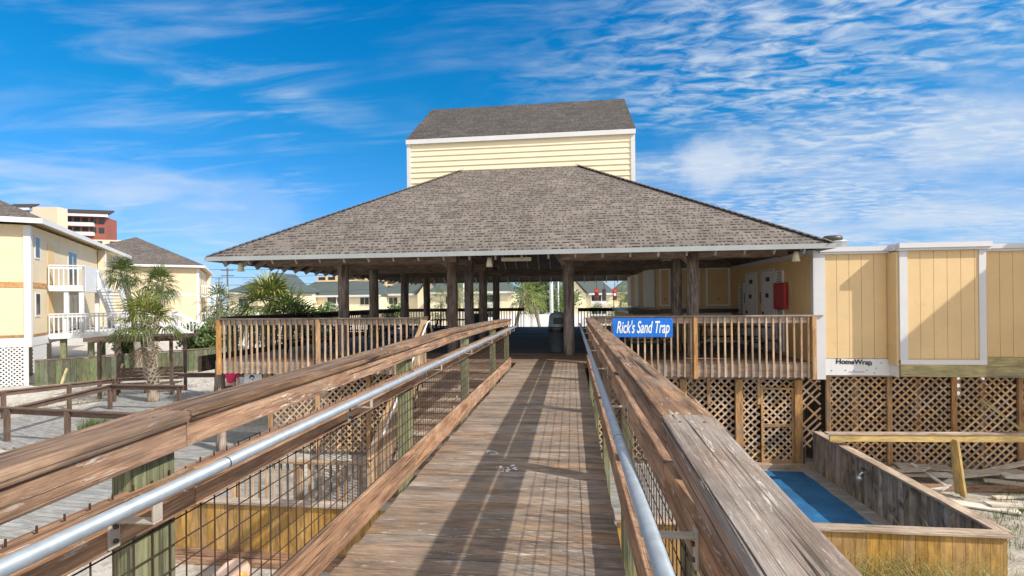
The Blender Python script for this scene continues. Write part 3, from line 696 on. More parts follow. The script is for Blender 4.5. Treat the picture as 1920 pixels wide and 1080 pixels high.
# log posts
def logpost(x, y, zb=0.0, r=0.155, zt=5.2):
    mb = MB(); n = 14; k = 9; pts = []; rs = []
    for i in range(k + 1):
        z = zb + (zt - zb) * i / k; pts.append((x + rng.uniform(-.008, .008), y + rng.uniform(-.008, .008), z)); rs.append(r * (1.06 - 0.12 * i / k) * rng.uniform(0.97, 1.03))
    mb.tube(pts, rs, n); return mb
for (x, y) in ((-6.4, 13.5), (-6.4, 15.7), (-6.15, 18.0), (-6.4, 21.7), (-3.27, 13.55), (-3.25, 15.7), (-3.2, 18.0), (-3.28, 21.7), (-0.08, 13.75), (3.08, 13.3), (3.02, 15.0), (-0.08, 21.7)):
    part('post', logpost(x, y), W['log'], pv)
def pbeam(p, q, w=0.09, h=0.28): 
    mb = MB(); mb.beam(p, q, w, h); part('beam', mb, W['beam'], pv, bevel=0.006)
for (y, xs) in ((13.55, ((-8.6, -3.1), (-0.3, 5.4))), (15.75, ((-8.4, -3.1),)), (18.05, ((-8.4, -3.1), (-0.2, 5.4))), (21.75, ((-8.4, 5.4),))):
    for (a, b) in xs:
        for o in (-0.19, 0.19): pbeam((a, y + o, 5.20), (b, y + o, 5.20))
for x in (-6.4, -3.25, -0.08, 3.05):
    pbeam((x, 12.7, 5.46), (x, 22.2, 5.46), 0.10, 0.22)
for (x, y) in ((-6.4, 13.5), (-3.27, 13.55), (-0.08, 13.75), (3.08, 13.3)):           # knee braces at the front posts
    pbeam((x - 0.75, y, 5.52), (x - 0.1, y, 4.95), 0.06, 0.12) if x != -0.08 else pbeam((x - 0.62, y - 0.1, 5.75), (x - 0.12, y - 0.1, 4.95), 0.06, 0.12)
# eave lamps
for i, (x, y) in enumerate(((-8.28, 11.75), (-1.93, 11.75), (4.93, 11.75))):
    mb = MB(); mb.lathe((x, y, EZ - 0.24), [(0.0, 0.22), (0.05, 0.22), (0.055, 0.16), (0.085, 0.0), (0.07, 0.0), (0.0, 0.03)], 14)
    part('eave_lamp', mb, P_['lamp'], pv)
mb = MB(); mb.box(-1.75, -1.0, 12.5, 12.66, EZ - 0.05, EZ + 0.04)
part('strip_light', mb, P_['lamp'], pv, bevel=0.01)

# ================================================================== DECK RAILINGS
def deck_railing(label, x0, x1, y, z0=2.17, cap_end=0.0, mat=None, bal=True, posts=(), group='pavilion deck railings', face=-1, dark=False):
    t = thing('deck_railing', label, 'railing', ((x0 + x1) / 2, y, 2.5), group=group)
    wb = W['dark'] if dark else W['balu']; wr = W['dark'] if dark else W['rim']
    m = MB(); m.box(x0 - 0.02, x1 + cap_end, y - 0.07, y + 0.085, 3.575, 3.612); part('top_rail', m, wr, t, bevel=0.005)
    m = MB(); m.box(x0, x1, y - 0.012, y + 0.026, 3.43, 3.572); part('upper_board', m, wr, t)
    m = MB(); m.box(x0, x1, y - 0.015, y + 0.026, 2.18, 2.478); part('rim_board', m, wr, t)
    for px in posts:
        m = MB(); m.box(px - 0.045, px + 0.045, y - 0.105, y - 0.016, z0 - 0.03, 3.573); part('post', m, W['latpost'] if not dark else wb, t, bevel=0.005)
    if bal:
        m = MB(); m.box(-0.019, 0.019, -0.019, 0.019, 0, 3.572 - z0); src = None; n = int(round((x1 - x0) / 0.155))
        for i in range(n + 1):
            px = x0 + 0.02 + (x1 - x0 - 0.04) * i / n
            if any(abs(px - q) < 0.07 for q in posts): continue
            lc = (px - (x0 + x1) / 2, face * 0.032, z0 - 2.5 + rng.uniform(-0.012, 0.0))
            if src is None: src = part('baluster', m, wb, t, local=True, loc=lc, bevel=0.003)
            else:
                c = dup(src, t, lc); c.rotation_euler = (0, rng.uniform(-0.006, 0.006), rng.uniform(-0.1, 0.1))
    return t
deck_railing('slatted timber deck railing at the left front edge of the pavilion', -9.24, -3.78, 12.2, posts=(-9.2, -6.45))
deck_railing('slatted timber deck railing carrying the blue sign at the right front edge of the pavilion', 0.47, 5.53, 12.2, cap_end=0.14, posts=(2.86, 5.46))
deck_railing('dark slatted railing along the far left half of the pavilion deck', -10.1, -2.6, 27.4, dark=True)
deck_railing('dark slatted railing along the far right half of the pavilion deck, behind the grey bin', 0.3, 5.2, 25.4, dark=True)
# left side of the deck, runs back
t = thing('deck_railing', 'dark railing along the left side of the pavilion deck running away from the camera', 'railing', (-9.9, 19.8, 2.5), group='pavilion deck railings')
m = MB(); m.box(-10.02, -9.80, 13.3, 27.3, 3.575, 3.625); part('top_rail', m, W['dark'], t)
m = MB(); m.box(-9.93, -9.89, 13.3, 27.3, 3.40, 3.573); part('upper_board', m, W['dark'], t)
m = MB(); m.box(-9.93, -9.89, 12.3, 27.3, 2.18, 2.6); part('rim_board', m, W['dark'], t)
m = MB(); m.box(-0.02, 0.02, -0.02, 0.02, 0, 1.4); src = None
for i in range(70):
    lc = (0.03, -6.4 + i * 0.2, -0.33)
    if src is None: src = part('baluster', m, W['dark'], t, local=True, loc=lc)
    else: dup(src, t, lc)
# blue sign
t = thing('sign', 'blue sign with slanted white lettering fixed to the right front deck railing', 'sign', (1.65, 12.08, 3.34))
m = MB(); m.box(0.955, 2.335, 12.062, 12.085, 3.115, 3.565); part('panel', m, P_['signblue'], t, bevel=0.004)
for (sx, sz) in ((0.99, 3.53), (2.30, 3.53), (0.99, 3.15), (2.30, 3.15)):
    m = MB(); m.tube([(sx, 12.0615, sz), (sx, 12.058, sz)], 0.011, 10); part('screw', m, P_['galv'], t)
text_mesh('lettering', "Rick's Sand Trap", 0.40, P_['letter'], t, Matrix.Translation((1.645, 12.059, 3.335)) @ Matrix.Rotation(R(90), 4, 'X'), shear=0.30, xs=0.455, ext=0.002, bold=0.008)
# ================================================================== STAIRS BY THE BOARDWALK
t = thing('staircase', 'timber stairs descending from the pavilion deck beside the boardwalk', 'stairs', (-2.65, 8.7, 0))
n = 13
for i in range(n):
    z = 2.5 - (i + 1) * 2.45 / (n + 0.4); y = 12.15 - (i + 1) * 0.275
    m = MB(); m.box(-3.55, -1.72, y, y + 0.145, z - 0.04, z); m.box(-3.55, -1.72, y + 0.15, y + 0.29, z - 0.04, z); part('tread', m, W['stair'], t, bevel=0.004)
    m = MB(); m.box(-3.55, -1.72, y + 0.292, y + 0.31, z - 0.01, z + 0.145); part('riser', m, W['beam'], t)
for x in (-3.6, -2.65, -1.69):
    m = MB(); m.beam((x, 12.2, 2.2), (x, 8.55, -0.25), 0.04, 0.34); part('stringer', m, W['stair'], t)
t = thing('stair_railing', 'slatted timber railing on the left side of the stairs', 'railing', (-3.62, 10.4, 0))
m = MB(); m.beam((-3.64, 12.25, 3.62), (-3.64, 8.6, 1.17), 0.14, 0.04); part('top_rail', m, W['balu'], t, bevel=0.004)
m = MB(); m.beam((-3.64, 12.2, 3.50), (-3.64, 8.6, 1.08), 0.036, 0.12); part('upper_board', m, W['balu'], t)
for (y) in (12.1, 10.4, 8.68):
    z = 2.5 - (12.2 - y) * 0.671; m = MB(); m.box(-3.70, -3.61, y - 0.045, y + 0.045, max(z - 0.4, 0), z + 1.06); part('post', m, W['balu'], t)
src = None; m = MB(); m.box(-0.019, 0.019, -0.019, 0.019, 0, 1.12)
for i in range(26):
    y = 12.0 - i * 0.13; z = 2.5 - (12.2 - y) * 0.671
    lc = (-0.06, y - 10.4, z - 0.08)
    if src is None: src = part('baluster', m, W['balu'], t, local=True, loc=lc)
    else: dup(src, t, lc)
m = MB(); m.tube([(-3.50, 12.3, 3.2), (-3.50, 12.1, 3.52), (-3.50, 11.9, 3.50), (-3.50, 8.9, 1.50)], 0.022, 10)
part('handrail', m, P_['white'], t)
t = thing('landing_railing', 'low slatted timber railing beside the foot of the stairs', 'railing', (-5.0, 8.75, 0))
m = MB(); m.box(-6.4, -3.7, 8.68, 8.82, 1.04, 1.08); part('top_rail', m, W['balu'], t)
for x in (-6.35, -5.05): 
    m = MB(); m.box(x - 0.045, x + 0.045, 8.70, 8.79, 0, 1.04); part('post', m, W['balu'], t)
src = None; m = MB(); m.box(-0.019, 0.019, -0.019, 0.019, 0, 0.98)
for i in range(18):
    lc = (-1.25 + i * 0.14, 0.0, 0.06)
    if src is None: src = part('baluster', m, W['balu'], t, local=True, loc=lc)
    else: dup(src, t, lc)
# ================================================================== LATTICE
def strips(mb, x0, x1, z0, z1, y, sp=0.175, w=0.042, skip=None, ax='x'):
    """two layers of crossing lath, cut to the rectangle"""
    for layer, sgn in ((0, 1), (1, -1)):
        c = -(z1 - z0) - (x1 - x0)
        while c < (x1 - x0) + (z1 - z0):
            # line u = c + sgn*v  (u along, v up)
            pts = []
            v0, v1 = 0.0, z1 - z0; H = x1 - x0
            ua, ub = c + sgn * v0, c + sgn * v1
            if sgn > 0: lo, hi = max(0, -c), min(v1, H - c)
            else: lo, hi = max(0, c - H), min(v1, c)
            if hi - lo > 0.05 and not (skip and rng.random() < skip):
                a = (c + sgn * lo, lo); b = (c + sgn * hi, hi); yy = y + layer * 0.009
                if ax == 'x': mb.beam((x0 + a[0], yy, z0 + a[1]), (x0 + b[0], yy, z0 + b[1]), 0.0085, w, up=(-sgn * 0.7071, 0, 0.7071))
                else: mb.beam((yy, x0 + a[0], z0 + a[1]), (yy, x0 + b[0], z0 + b[1]), 0.0085, w, up=(0, -sgn * 0.7071, 0.7071))
            c += sp
t = thing('lattice_screen', 'brown lattice screen with a low lattice door under the right front of the pavilion', 'lattice screen', (3.6, 12.45, 0))
for (a, b) in ((0.5, 1.2), (1.3, 2.54), (2.72, 3.80), (4.0, 4.38)):
    m = MB(); strips(m, a, b, 0.12, 2.1, 12.45); part('lattice_panel', m, W['lat'], t)
for x, w in ((1.25, .06), (2.63, .075), (3.90, .085), (5.22, .085)):
    m = MB(); m.box(x - w, x + w, 12.36, 12.44, 0, 2.1); part('post', m, W['latpost'], t, bevel=0.006)
for x in (3.22, 4.36):
    m = MB(); m.box(x - 0.035, x + 0.035, 12.40, 12.445, 1.5, 2.15); part('hanger_board', m, W['latpost'], t)
m = MB(); strips(m, 4.38, 5.14, 1.9, 2.1, 12.45); part('lattice_panel', m, W['lat'], t)
m = MB(); m.box(0.5, 5.3, 12.43, 12.444, 2.08, 2.17); part('top_board', m, W['rim'], t)
m = MB(); strips(m, 4.42, 5.12, 0.17, 1.85, 12.43, sp=0.165)
d = part('lattice_door', m, W['lat'], t)
m = MB()
for q in ((4.40, 4.45, 0.12, 1.90), (5.08, 5.13, 0.12, 1.90), (4.451, 5.079, 1.85, 1.90), (4.451, 5.079, 0.12, 0.2), (4.451, 5.079, 0.98, 1.05)): m.box(q[0], q[1], 12.405, 12.424, q[2], q[3])
part('door_frame', m, W['latpost'], d)
m = MB(); m.tube([(4.43, 12.40, 1.15), (4.43, 12.36, 1.15), (4.50, 12.36, 1.15)], 0.014, 8); part('handle', m, P_['bracket'], d)
m = MB(); strips(m, 5.32, 5.76, 0.5, 2.12, 12.50, skip=0.25); part('lattice_panel', m, W['lat'], t, label='broken lattice panel with missing laths')
t = thing('lattice_screen', 'long brown lattice screen under the yellow building, behind the scrap boards', 'lattice screen', (8.6, 12.45, 0))
xs = [5.88, 7.19, 8.54, 9.88, 11.3]
for a, b in zip(xs, xs[1:]):
    m = MB(); strips(m, a + 0.05, b - 0.05, 0.06, 2.16, 12.45); part('lattice_panel', m, W['lat'], t)
    m = MB(); m.box(a + 0.1, b - 0.1, 12.48, 12.52, 1.1, 1.19) if False else m.box((a + b) / 2 - 0.05, (a + b) / 2 + 0.05, 12.50, 12.58, 0, 2.1); part('inner_post', m, W['latpost'], t)
for x in xs:
    m = MB(); m.box(x - 0.05, x + 0.05, 12.38, 12.44, 0, 2.18); part('post', m, W['latpost'], t, bevel=0.005)
t = thing('lattice_screen', 'dark lattice screen under the left front of the pavilion, behind the stairs', 'lattice screen', (-6.0, 12.5, 0))
for a, b in ((-7.9, -6.7), (-6.6, -5.3), (-5.2, -3.9)):
    m = MB(); strips(m, a, b, 0.1, 2.12, 12.5); part('lattice_panel', m, W['lat'], t)
for x in (-7.98, -6.65, -5.25, -3.85):
    m = MB(); m.box(x - 0.05, x + 0.05, 12.44, 12.49, 0, 2.15); part('post', m, W['latpost'], t)
for (x, y) in ((-9.43, 12.5),):
    m = logpost(x, y, 0, 0.125, 2.47); solo('pile', m, W['log'], 'dark round pile under the left front corner of the pavilion deck', 'pile', (x, y, 0))
# ================================================================== SNACK BAR BUILDING (right)
sb = thing('snack_bar', 'low yellow flat roofed building joined to the right of the pavilion', 'building', (7.2, 14.5, 0))
def boards_x(mb, x0, x1, y, z0, z1, w=0.262, gap=0.008, th=0.014):
    x = x0
    while x < x1 - 0.01:
        mb.box(x, min(x + w - gap, x1), y, y + th, z0, z1); x += w
def boards_y(mb, x, y0, y1, z0, z1, w=0.262, gap=0.008, th=0.014):
    y = y0
    while y < y1 - 0.01:
        mb.box(x, x + th, y, min(y + w - gap, y1), z0, z1); y += w
m = MB(); boards_x(m, 8.815, 12.5, 12.2, 2.66, 4.98); part('front_wall', m, P_['siding'], sb)
m = MB(); boards_x(m, 5.73, 7.09, 12.2, 2.62, 4.99); wl = part('front_wall', m, P_['siding'], sb)
m = MB(); m.box(5.53, 12.5, 12.216, 12.26, 2.2, 4.97); part('wall_backing', m, W['rafter'], wl)
m = MB(); boards_y(m, 5.486, 12.30, 18.068, 2.53, 4.98); part('side_wall', m, P_['siding_in'], sb)
m = MB(); m.box(5.502, 5.56, 12.262, 18.06, 2.2, 5.0); m.box(5.562, 12.5, 17.9, 18.06, 2.2, 5.0); part('rear_wall', m, P_['siding_in'], sb)
m = MB(); m.box(5.8, 12.4, 13.3, 13.35, 0, .75)  # dark boards added as the shade behind the lattice; short ones leave bright specks
for k in range(64):
    xk = 5.6 + k * .107
    if xk < 7.1 or rng.random() < .84: m.box(xk, xk + .103, 13.352, 13.37, .5, 2.19)
    else: m.box(xk, xk + .103, 13.352, 13.37, .5, rng.uniform(1.3, 2.05))
part('shade_backing', m, W['dark'], sb)
m = MB(); m.box(5.46, 5.484, 12.3, 17.9, 4.985, 5.10); part('side_trim', m, P_['oldwhite'], sb)
m = MB(); m.box(5.505, 5.728, 12.17, 12.199, 2.14, 5.09); m.box(5.476, 5.503, 12.17, 12.295, 2.14, 5.09); part('corner_trim', m, P_['oldwhite'], sb)
bay = MB(); boards_x(bay, 7.26, 8.67, 11.87, 2.66, 5.0, w=0.268); by = part('bay', bay, P_['siding'], sb)
m = MB(); boards_y(m, 7.105, 11.90, 12.2, 2.62, 5.0); boards_y(m, 8.77, 11.90, 12.2, 2.62, 5.0); m.box(7.05, 8.77, 11.886, 12.19, 2.5, 4.98); part('bay_side', m, P_['siding'], by)
m = MB(); m.box(7.10, 7.258, 11.848, 11.882, 2.53, 5.01); part('corner_trim', m, P_['oldwhite'], by); m = MB(); m.box(8.672, 8.812, 11.848, 11.882, 2.53, 5.01); part('corner_trim', m, P_['oldwhite'], by)
m = MB(); m.box(7.10, 8.79, 11.83, 11.884, 2.53, 2.63); part('sill', m, P_['white'], by)
m = MB(); m.box(7.11, 8.78, 11.84, 11.882, 2.27, 2.527); part('skirt_board', m, W['green_lumber'], by)
m = MB(); m.box(8.815, 12.5, 12.17, 12.20, 2.45, 2.655); m.box(8.815, 12.5, 12.165, 12.198, 2.24, 2.445); part('skirt_board', m, W['green_lumber'], sb)
wr = MB(); n = 24
def wz(i): return 2.235 + 0.012 * math.sin(i * 0.9) + rng.uniform(-.006, .006)
for i in range(n):
    xa = 5.735 + (7.095 - 5.735) * i / n; xb = 5.735 + (7.095 - 5.735) * (i + 1) / n
    wr.box(xa, xb + 0.001, 12.192 + 0.001 * (i % 2), 12.2135, 2.236, 2.606 + 0.004 * math.sin(i * 1.3))
wp = part('house_wrap', wr, P_['wrap'], sb)
m = MB(); m.box(7.094, 7.104, 11.90, 12.19, 2.24, 2.60); part('wrap_side', m, P_['wrap'], wp)
text_mesh('lettering', 'HomeWrap', 0.155, P_['ink'], wp, Matrix.Translation((6.33, 12.186, 2.535)) @ Matrix.Rotation(R(90), 4, 'X') @ Matrix.Rotation(-0.03, 4, 'Z'), xs=1.0, ext=0.001, bold=0.006)
m = MB()
for (x, z) in ((5.86, 2.34), (6.15, 2.345), (6.33, 2.35), (6.6, 2.35), (6.7, 2.47), (6.8, 2.4), (6.76, 2.29), (6.9, 2.52)): m.tube([(x, 12.193, z), (x, 12.186, z)], 0.012, 8)
for q in range(14):
    x = 6.22 + q * 0.024; m.box(x, x + 0.016, 12.189, 12.1925, 2.305, 2.318)
part('staple', m, P_['ink'], wp)
# roof edge
def fascia_run(mb, x0, x1, y, z0=4.985, z1=5.10):
    mb.box(x0, x1, y - 0.05, y + 0.03, z0, z0 + 0.05); mb.box(x0, x1, y - 0.085, y + 0.03, z0 + 0.053, z1 + 0.04)
m = MB(); fascia_run(m, 5.60, 7.07, 12.19); fascia_run(m, 8.85, 12.5, 12.19); fascia_run(m, 7.05, 8.87, 11.84, 5.005, 5.125)
m.box(7.04, 7.10, 11.88, 12.18, 5.02, 5.16); m.box(8.79, 8.85, 11.88, 12.18, 5.02, 5.16)
part('fascia', m, P_['oldwhite'], sb)
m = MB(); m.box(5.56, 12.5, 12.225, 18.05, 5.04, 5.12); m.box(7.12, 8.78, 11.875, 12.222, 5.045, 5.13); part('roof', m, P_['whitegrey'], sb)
m = MB(); m.lathe((6.87, 14.0, 5.1), [(0.24, 0), (0.24, 0.34), (0.255, 0.345), (0.255, 0.37), (0.0, 0.37)], 22)
vt = part('roof_vent', m, P_['metalvent'], sb)
m = MB(); m.lathe((6.78, 14.0, 5.47), [(0.20, 0.0), (0.23, 0.0), (0.23, 0.10), (0.19, 0.14), (0.0, 0.14)], 20); part('vent_cap', m, P_['bolt'], vt)
# doors, louvres on the side wall under the pavilion
def plank_door(y0, y1, zt, plaques):
    m = MB(); n = 6; w = (y1 - y0 - 0.10) / n
    for i in range(n): m.box(5.458, 5.482, y0 + 0.05 + i * w, y0 + 0.05 + (i + 1) * w - 0.012, 2.54, zt - 0.05)
    d = part('door', m, P_['door'], sb)
    m = MB(); m.box(5.44, 5.484, y0 - 0.02, y0 + 0.045, 2.53, zt); m.box(5.44, 5.484, y1 - 0.045, y1 + 0.02, 2.53, zt); m.box(5.44, 5.484, y0 + 0.046, y1 - 0.046, zt - 0.048, zt + 0.02); m.box(5.470, 5.484, y0 + 0.05, y1 - 0.05, 2.54, zt - 0.05)
    part('door_frame', m, P_['white'], d)
    m = MB(); m.box(5.42, 5.457, y1 - 0.16, y1 - 0.10, 3.52, 3.62); part('handle', m, P_['bolt'], d)
    m = MB(); c = (y0 + y1) / 2
    m.box(5.448, 5.457, c - 0.16, c + 0.10, zt - 0.33, zt - 0.21); m.box(5.448, 5.457, c - 0.07, c + 0.13, zt - 0.78, zt - 0.66); part('door_plate', m, P_['ink'], d)
    m = MB(); m.box(5.43, 5.484, y1 + 0.03, y1 + 0.06, 3.85, 4.18); part('hinge_strap', m, P_['bolt'], d)
plank_door(15.70, 16.60, 4.78, 1); plank_door(14.38, 15.26, 4.80, 1)
def louvre(y0, y1, z0, z1):
    m = MB(); m.box(5.47, 5.484, y0, y1, z0, z1); f = part('louvre', m, P_['ink'], sb); z = z0
    m = MB()
    while z < z1 - 0.03: m.beam((5.458, y0, z + 0.02), (5.458, y1, z + 0.02), 0.006, 0.045, up=(-0.6, 0, 0.8)); z += 0.058
    for yy in (y0 - 0.03, y1): m.box(5.445, 5.484, yy, yy + 0.03, z0, z1)
    part('louvre_slat', m, P_['door'], f)
louvre(16.8, 17.2, 2.6, 4.5); louvre(13.82, 14.2, 2.6, 4.72)
# serving hatches (yellow panels in white frames) round the kitchen
m = MB(); m.box(2.95, 5.62, 18.07, 18.2, 2.5, 5.15); m.box(2.95, 3.1, 18.201, 25.5, 2.5, 5.1); part('kitchen_wall', m, P_['siding_in'], sb)
for i, (a, b) in enumerate(((3.05, 3.42), (3.55, 4.42), (4.62, 5.42))):
    m = MB(); m.box(a + 0.06, b - 0.06, 18.035, 18.065, 3.82, 5.02); h = part('hatch', m, P_['panel'], sb)
    m = MB(); m.box(a, a + 0.058, 18.02, 18.066, 3.75, 5.08); m.box(b - 0.058, b, 18.02, 18.066, 3.75, 5.08); m.box(a + 0.06, b - 0.06, 18.02, 18.066, 3.75, 3.815); m.box(a + 0.06, b - 0.06, 18.02, 18.066, 5.025, 5.08); part('hatch_frame', m, P_['door'], h)
    m = MB(); m.box((a + b) / 2 - 0.02, (a + b) / 2 + 0.02, 18.012, 18.033, 3.98, 4.03); part('latch', m, P_['bolt'], h)
for i in range(5):
    y = 18.3 + i * 1.35
    m = MB(); m.frame(Vector((2.94, y, 3.72)), Vector((-0.16, 0.987, 0)), Vector((-0.987, -0.16, 0)), Vector((0, 0, 1)), 1.22, 0.05, 1.36)
    h = part('hatch', m, P_['panel'] if i % 2 else P_['door'], sb, label='folded open hatch leaf')
m = MB(); m.box(1.9, 2.93, 17.3, 25.4, 3.52, 3.62); m.box(2.935, 5.46, 17.3, 18.0, 3.56, 3.66); ct = part('counter', m, P_['counter'], sb, bevel=0.01)
m = MB(); m.box(2.1, 2.93, 17.6, 25.2, 2.52, 3.515); m.box(2.935, 5.3, 17.62, 18.0, 2.52, 3.555); part('counter_front', m, P_['siding_in'], sb)
m = MB(); m.box(3.6, 5.2, 17.1, 17.28, 3.40, 3.52); m.box(3.6, 5.2, 17.02, 17.1, 3.46, 3.52); part('roller_housing', m, P_['white'], sb, bevel=0.01)
# taller wing of the building, out of frame on the right: its eave throws the slanting shadow on the yellow wall
m = MB(); m.box(11.75, 18, 9.5, 12.16, 0, 6.9); part('wing', m, P_['siding'], sb)
m = MB(); m.box(11.52, 18.2, 9.25, 12.15, 6.91, 7.05); part('wing_roof', m, P_['oldwhite'], sb)
# red cabinet
t = thing('fire_cabinet', 'red metal cabinet on the yellow wall beside the white doors', 'cabinet', (5.38, 13.84, 3.70))
m = MB(); m.box(5.372, 5.442, 13.48, 14.18, 3.71, 4.40); part('body', m, P_['red'], t, bevel=0.015)
m = MB(); m.box(5.357, 5.371, 13.51, 14.15, 3.75, 4.37); dd = part('door', m, P_['red'], t, bevel=0.006)
m = MB(); m.box(5.34, 5.356, 13.52, 13.56, 4.0, 4.1); part('latch', m, P_['bolt'], dd)

# ================================================================== FOOT WASH ENCLOSURE AND LOW WALLS
def board_wall(label, x0, x1, y, zt, mat_out, face=-1, extra=None, nm='low_wall'):
    t = thing(nm, label, 'low wall', ((x0 + x1) / 2, y, 0))
    m = MB(); x = x0
    while x < x1 - 0.02: m.box(x, min(x + 0.142, x1), y - 0.02, y, 0.0, zt - 0.04 - rng.uniform(0, .003)); x += 0.147
    part('boards', m, mat_out, t)
    m = MB(); m.box(x0 - 0.03, x1 + 0.05, y - 0.07, y + 0.12, zt - 0.038, zt); part('cap', m, W['walcap'], t, bevel=0.006)
    m = MB(); m.box(x0, x1, y + 0.001, y + 0.04, zt - 0.16, zt - 0.042); m.box(x0, x1, y + 0.001, y + 0.04, 0.05, 0.17); part('batten', m, W['stained'], t)
    return t
board_wall('low yellow board wall with pale cap in front of the blue mat', 0.6, 5.50, 7.13, 0.95, W['yellow'])
tl = board_wall('low yellow board wall with grey cap seen through the mesh left of the boardwalk', -6.25, -1.2, 7.2, 0.95, W['yellow'])
m = MB(); m.box(-6.25, -1.2, 7.14, 7.178, 0.10, 0.20); part('foot_rail', m, W['rail'], tl); m = MB(); m.box(-6.25, -1.2, 7.05, 7.178, 0.0, 0.09); part('foot_rail', m, W['rail'], tl)
t = thing('low_wall', 'low mildewed grey board wall running back beside the blue mat', 'low wall', (5.52, 9.7, 0))
m = MB(); y = 7.26
while y < 12.2: m.box(5.505, 5.53, y, y + 0.140, 0, 0.905); y += 0.145
part('boards', m, W['stained'], t)
m = MB(); m.box(5.44, 5.63, 7.20, 12.22, 0.912, 0.952); part('cap', m, W['walcap'], t, bevel=0.006)
m = MB(); m.box(5.531, 5.57, 7.3, 12.2, 0.05, 0.9); part('batten', m, W['yellow'], t)
m = MB(); m.box(2.2, 5.50, 12.20, 12.34, 0, 0.16); solo('step', m, W['rim'], 'wooden step at the foot of the lattice door', 'step', (3.9, 12.27, 0), bevel=0.008)
m = MB(); y = 7.3
while y < 12.18: m.box(0.7, 5.50, y, y + 0.135, 0.01, 0.045); y += 0.142
solo('floor', m, W['path'], 'grey plank floor of the wash enclosure under the blue mat', None, kind='structure')
m = MB(); n = 22
for i in range(n):
    ya = 7.5 + (12.05 - 7.5) * i / n; yb = 7.5 + (12.05 - 7.5) * (i + 1) / n
    xa = 5.16 + 0.012 * math.sin(i * 1.1); xb = 5.16 + 0.012 * math.sin((i + 1) * 1.1)
    za = 0.058 + 0.004 * math.sin(i * 2.3); zb = 0.058 + 0.004 * math.sin((i + 1) * 2.3)
    m.poly([(2.2, ya, za), (xa, ya, za), (xb, yb, zb), (2.2, yb, zb)], rn=0.5); m.poly([(xa, ya, za), (xa, ya, 0.046), (xb, yb, 0.046), (xb, yb, zb)], rn=0.5)
m.poly([(2.2, 7.5, 0.046), (5.16, 7.5, 0.046), (5.16, 7.5, 0.058), (2.2, 7.5, 0.058)]); m.poly([(2.2, 12.05, 0.046), (5.16, 12.05, 0.046), (5.16, 12.05, 0.058), (2.2, 12.05, 0.058)])
solo('mat', m, P_['mat'], 'large faded blue rubber mat on the floor of the wash enclosure', 'mat', (3.6, 9.8, 0.05))
t = thing('tap', 'small metal tap on the mildewed low wall above the blue mat', 'tap', (5.5, 10.15, 0.7))
m = MB(); m.tube([(5.505, 10.15, 0.70), (5.40, 10.15, 0.70), (5.36, 10.15, 0.66), (5.35, 10.15, 0.60)], 0.02, 10); part('spout', m, P_['metalvent'], t)
m = MB(); m.ball((5.35, 10.15, 0.585), (0.055, 0.055, 0.05), 8); part('shower_head', m, P_['metalvent'], t)
m = MB(); m.tube([(5.42, 10.15, 0.70), (5.42, 10.15, 0.76)], 0.012, 8); m.box(5.40, 5.44, 10.09, 10.21, 0.76, 0.775); part('handle', m, P_['bolt'], t)
# ================================================================== LUMBER FRAME AND SCRAP
t = thing('lumber_frame', 'unfinished new lumber rail on one short post above the scrap boards', 'lumber frame', (7.6, 11.0, 0))
m = MB(); m.beam((5.25, 11.05, 1.10), (9.6, 11.0, 1.20), 0.045, 0.14); part('beam', m, W['lumber'], t, bevel=0.004)
m = MB(); m.beam((5.20, 11.08, 1.19), (9.6, 11.03, 1.29), 0.14, 0.036); part('top_plate', m, W['walcap'], t, bevel=0.004)
m = MB(); m.beam((7.56, 10.96, 1.15), (7.66, 10.9, 0.03), 0.14, 0.045, up=(1, 0, 0)); part('post', m, W['lumber'], t, bevel=0.004)
m = MB(); m.beam((7.55, 11.02, 1.12), (7.62, 11.0, 0.06), 0.1, 0.045, up=(1, 0, 0)); part('inner_post', m, W['green_lumber'], t)
m = MB(); m.beam((8.72, 11.9, 1.78), (9.02, 11.3, 1.28), 0.14, 0.04, up=(0.5, 0, 1)); solo('leaning_board', m, W['green_lumber'], 'pale green board leaning on the new lumber rail at the far right', 'board', (8.9, 11.6, 1.3))
SB = [((6.95, 12.15, .10), (7.45, 11.6, .34), .42, .025, 'broken pale plywood square tipped up against the low wall'),
      ((7.2, 12.2, .22), (8.2, 12.0, .24), .34, .03, 'wide grey board lying at the back of the scrap pile'),
      ((6.7, 11.8, .16), (8.0, 11.75, .18), .20, .06, 'long white painted board across the scrap pile'),
      ((8.0, 12.05, .16), (9.7, 11.9, .2), .30, .03, 'tan board at the right back of the scrap pile'),
      ((6.3, 11.3, .05), (9.8, 11.35, .08), .12, .10, 'long brown timber at the front of the scrap pile'),
      ((7.0, 10.7, .03), (8.1, 10.2, .04), .26, .03, 'white peeling board flat on the sand'),
      ((7.75, 10.45, .08), (8.9, 10.4, .05), .22, .03, 'split orange brown board lying on a white board'),
      ((9.0, 11.75, .2), (10.2, 11.6, .22), .2, .05, 'white painted plank end at the right edge of the scrap pile'),
      ((8.1, 11.6, .2), (9.5, 11.95, .25), .1, .04, 'narrow new board slanting across the scrap pile'),
      ((6.5, 11.9, .12), (7.3, 12.2, .15), .30, .03, 'grey weathered board by the low wall under the tipped plywood square'),
      ((8.6, 11.7, .12), (9.6, 11.2, .14), .24, .03, 'pale wide board at the right end of the brown timber'),
      ((7.3, 11.15, .04), (7.9, 11.5, .16), .16, .03, 'short pale offcut propped on the brown timber'),
      ((8.2, 10.9, .04), (9.4, 11.1, .05), .10, .04, 'thin yellowish strip on the sand in front of the brown timber'),
      ((8.9, 12.2, .1), (9.9, 12.25, .35), .18, .03, 'board end tilted up against the lattice at the far right'),
      ((7.45, 12.1, .3), (7.62, 11.3, .1), .07, .03, 'thin grey stick leaning on the scrap pile')]
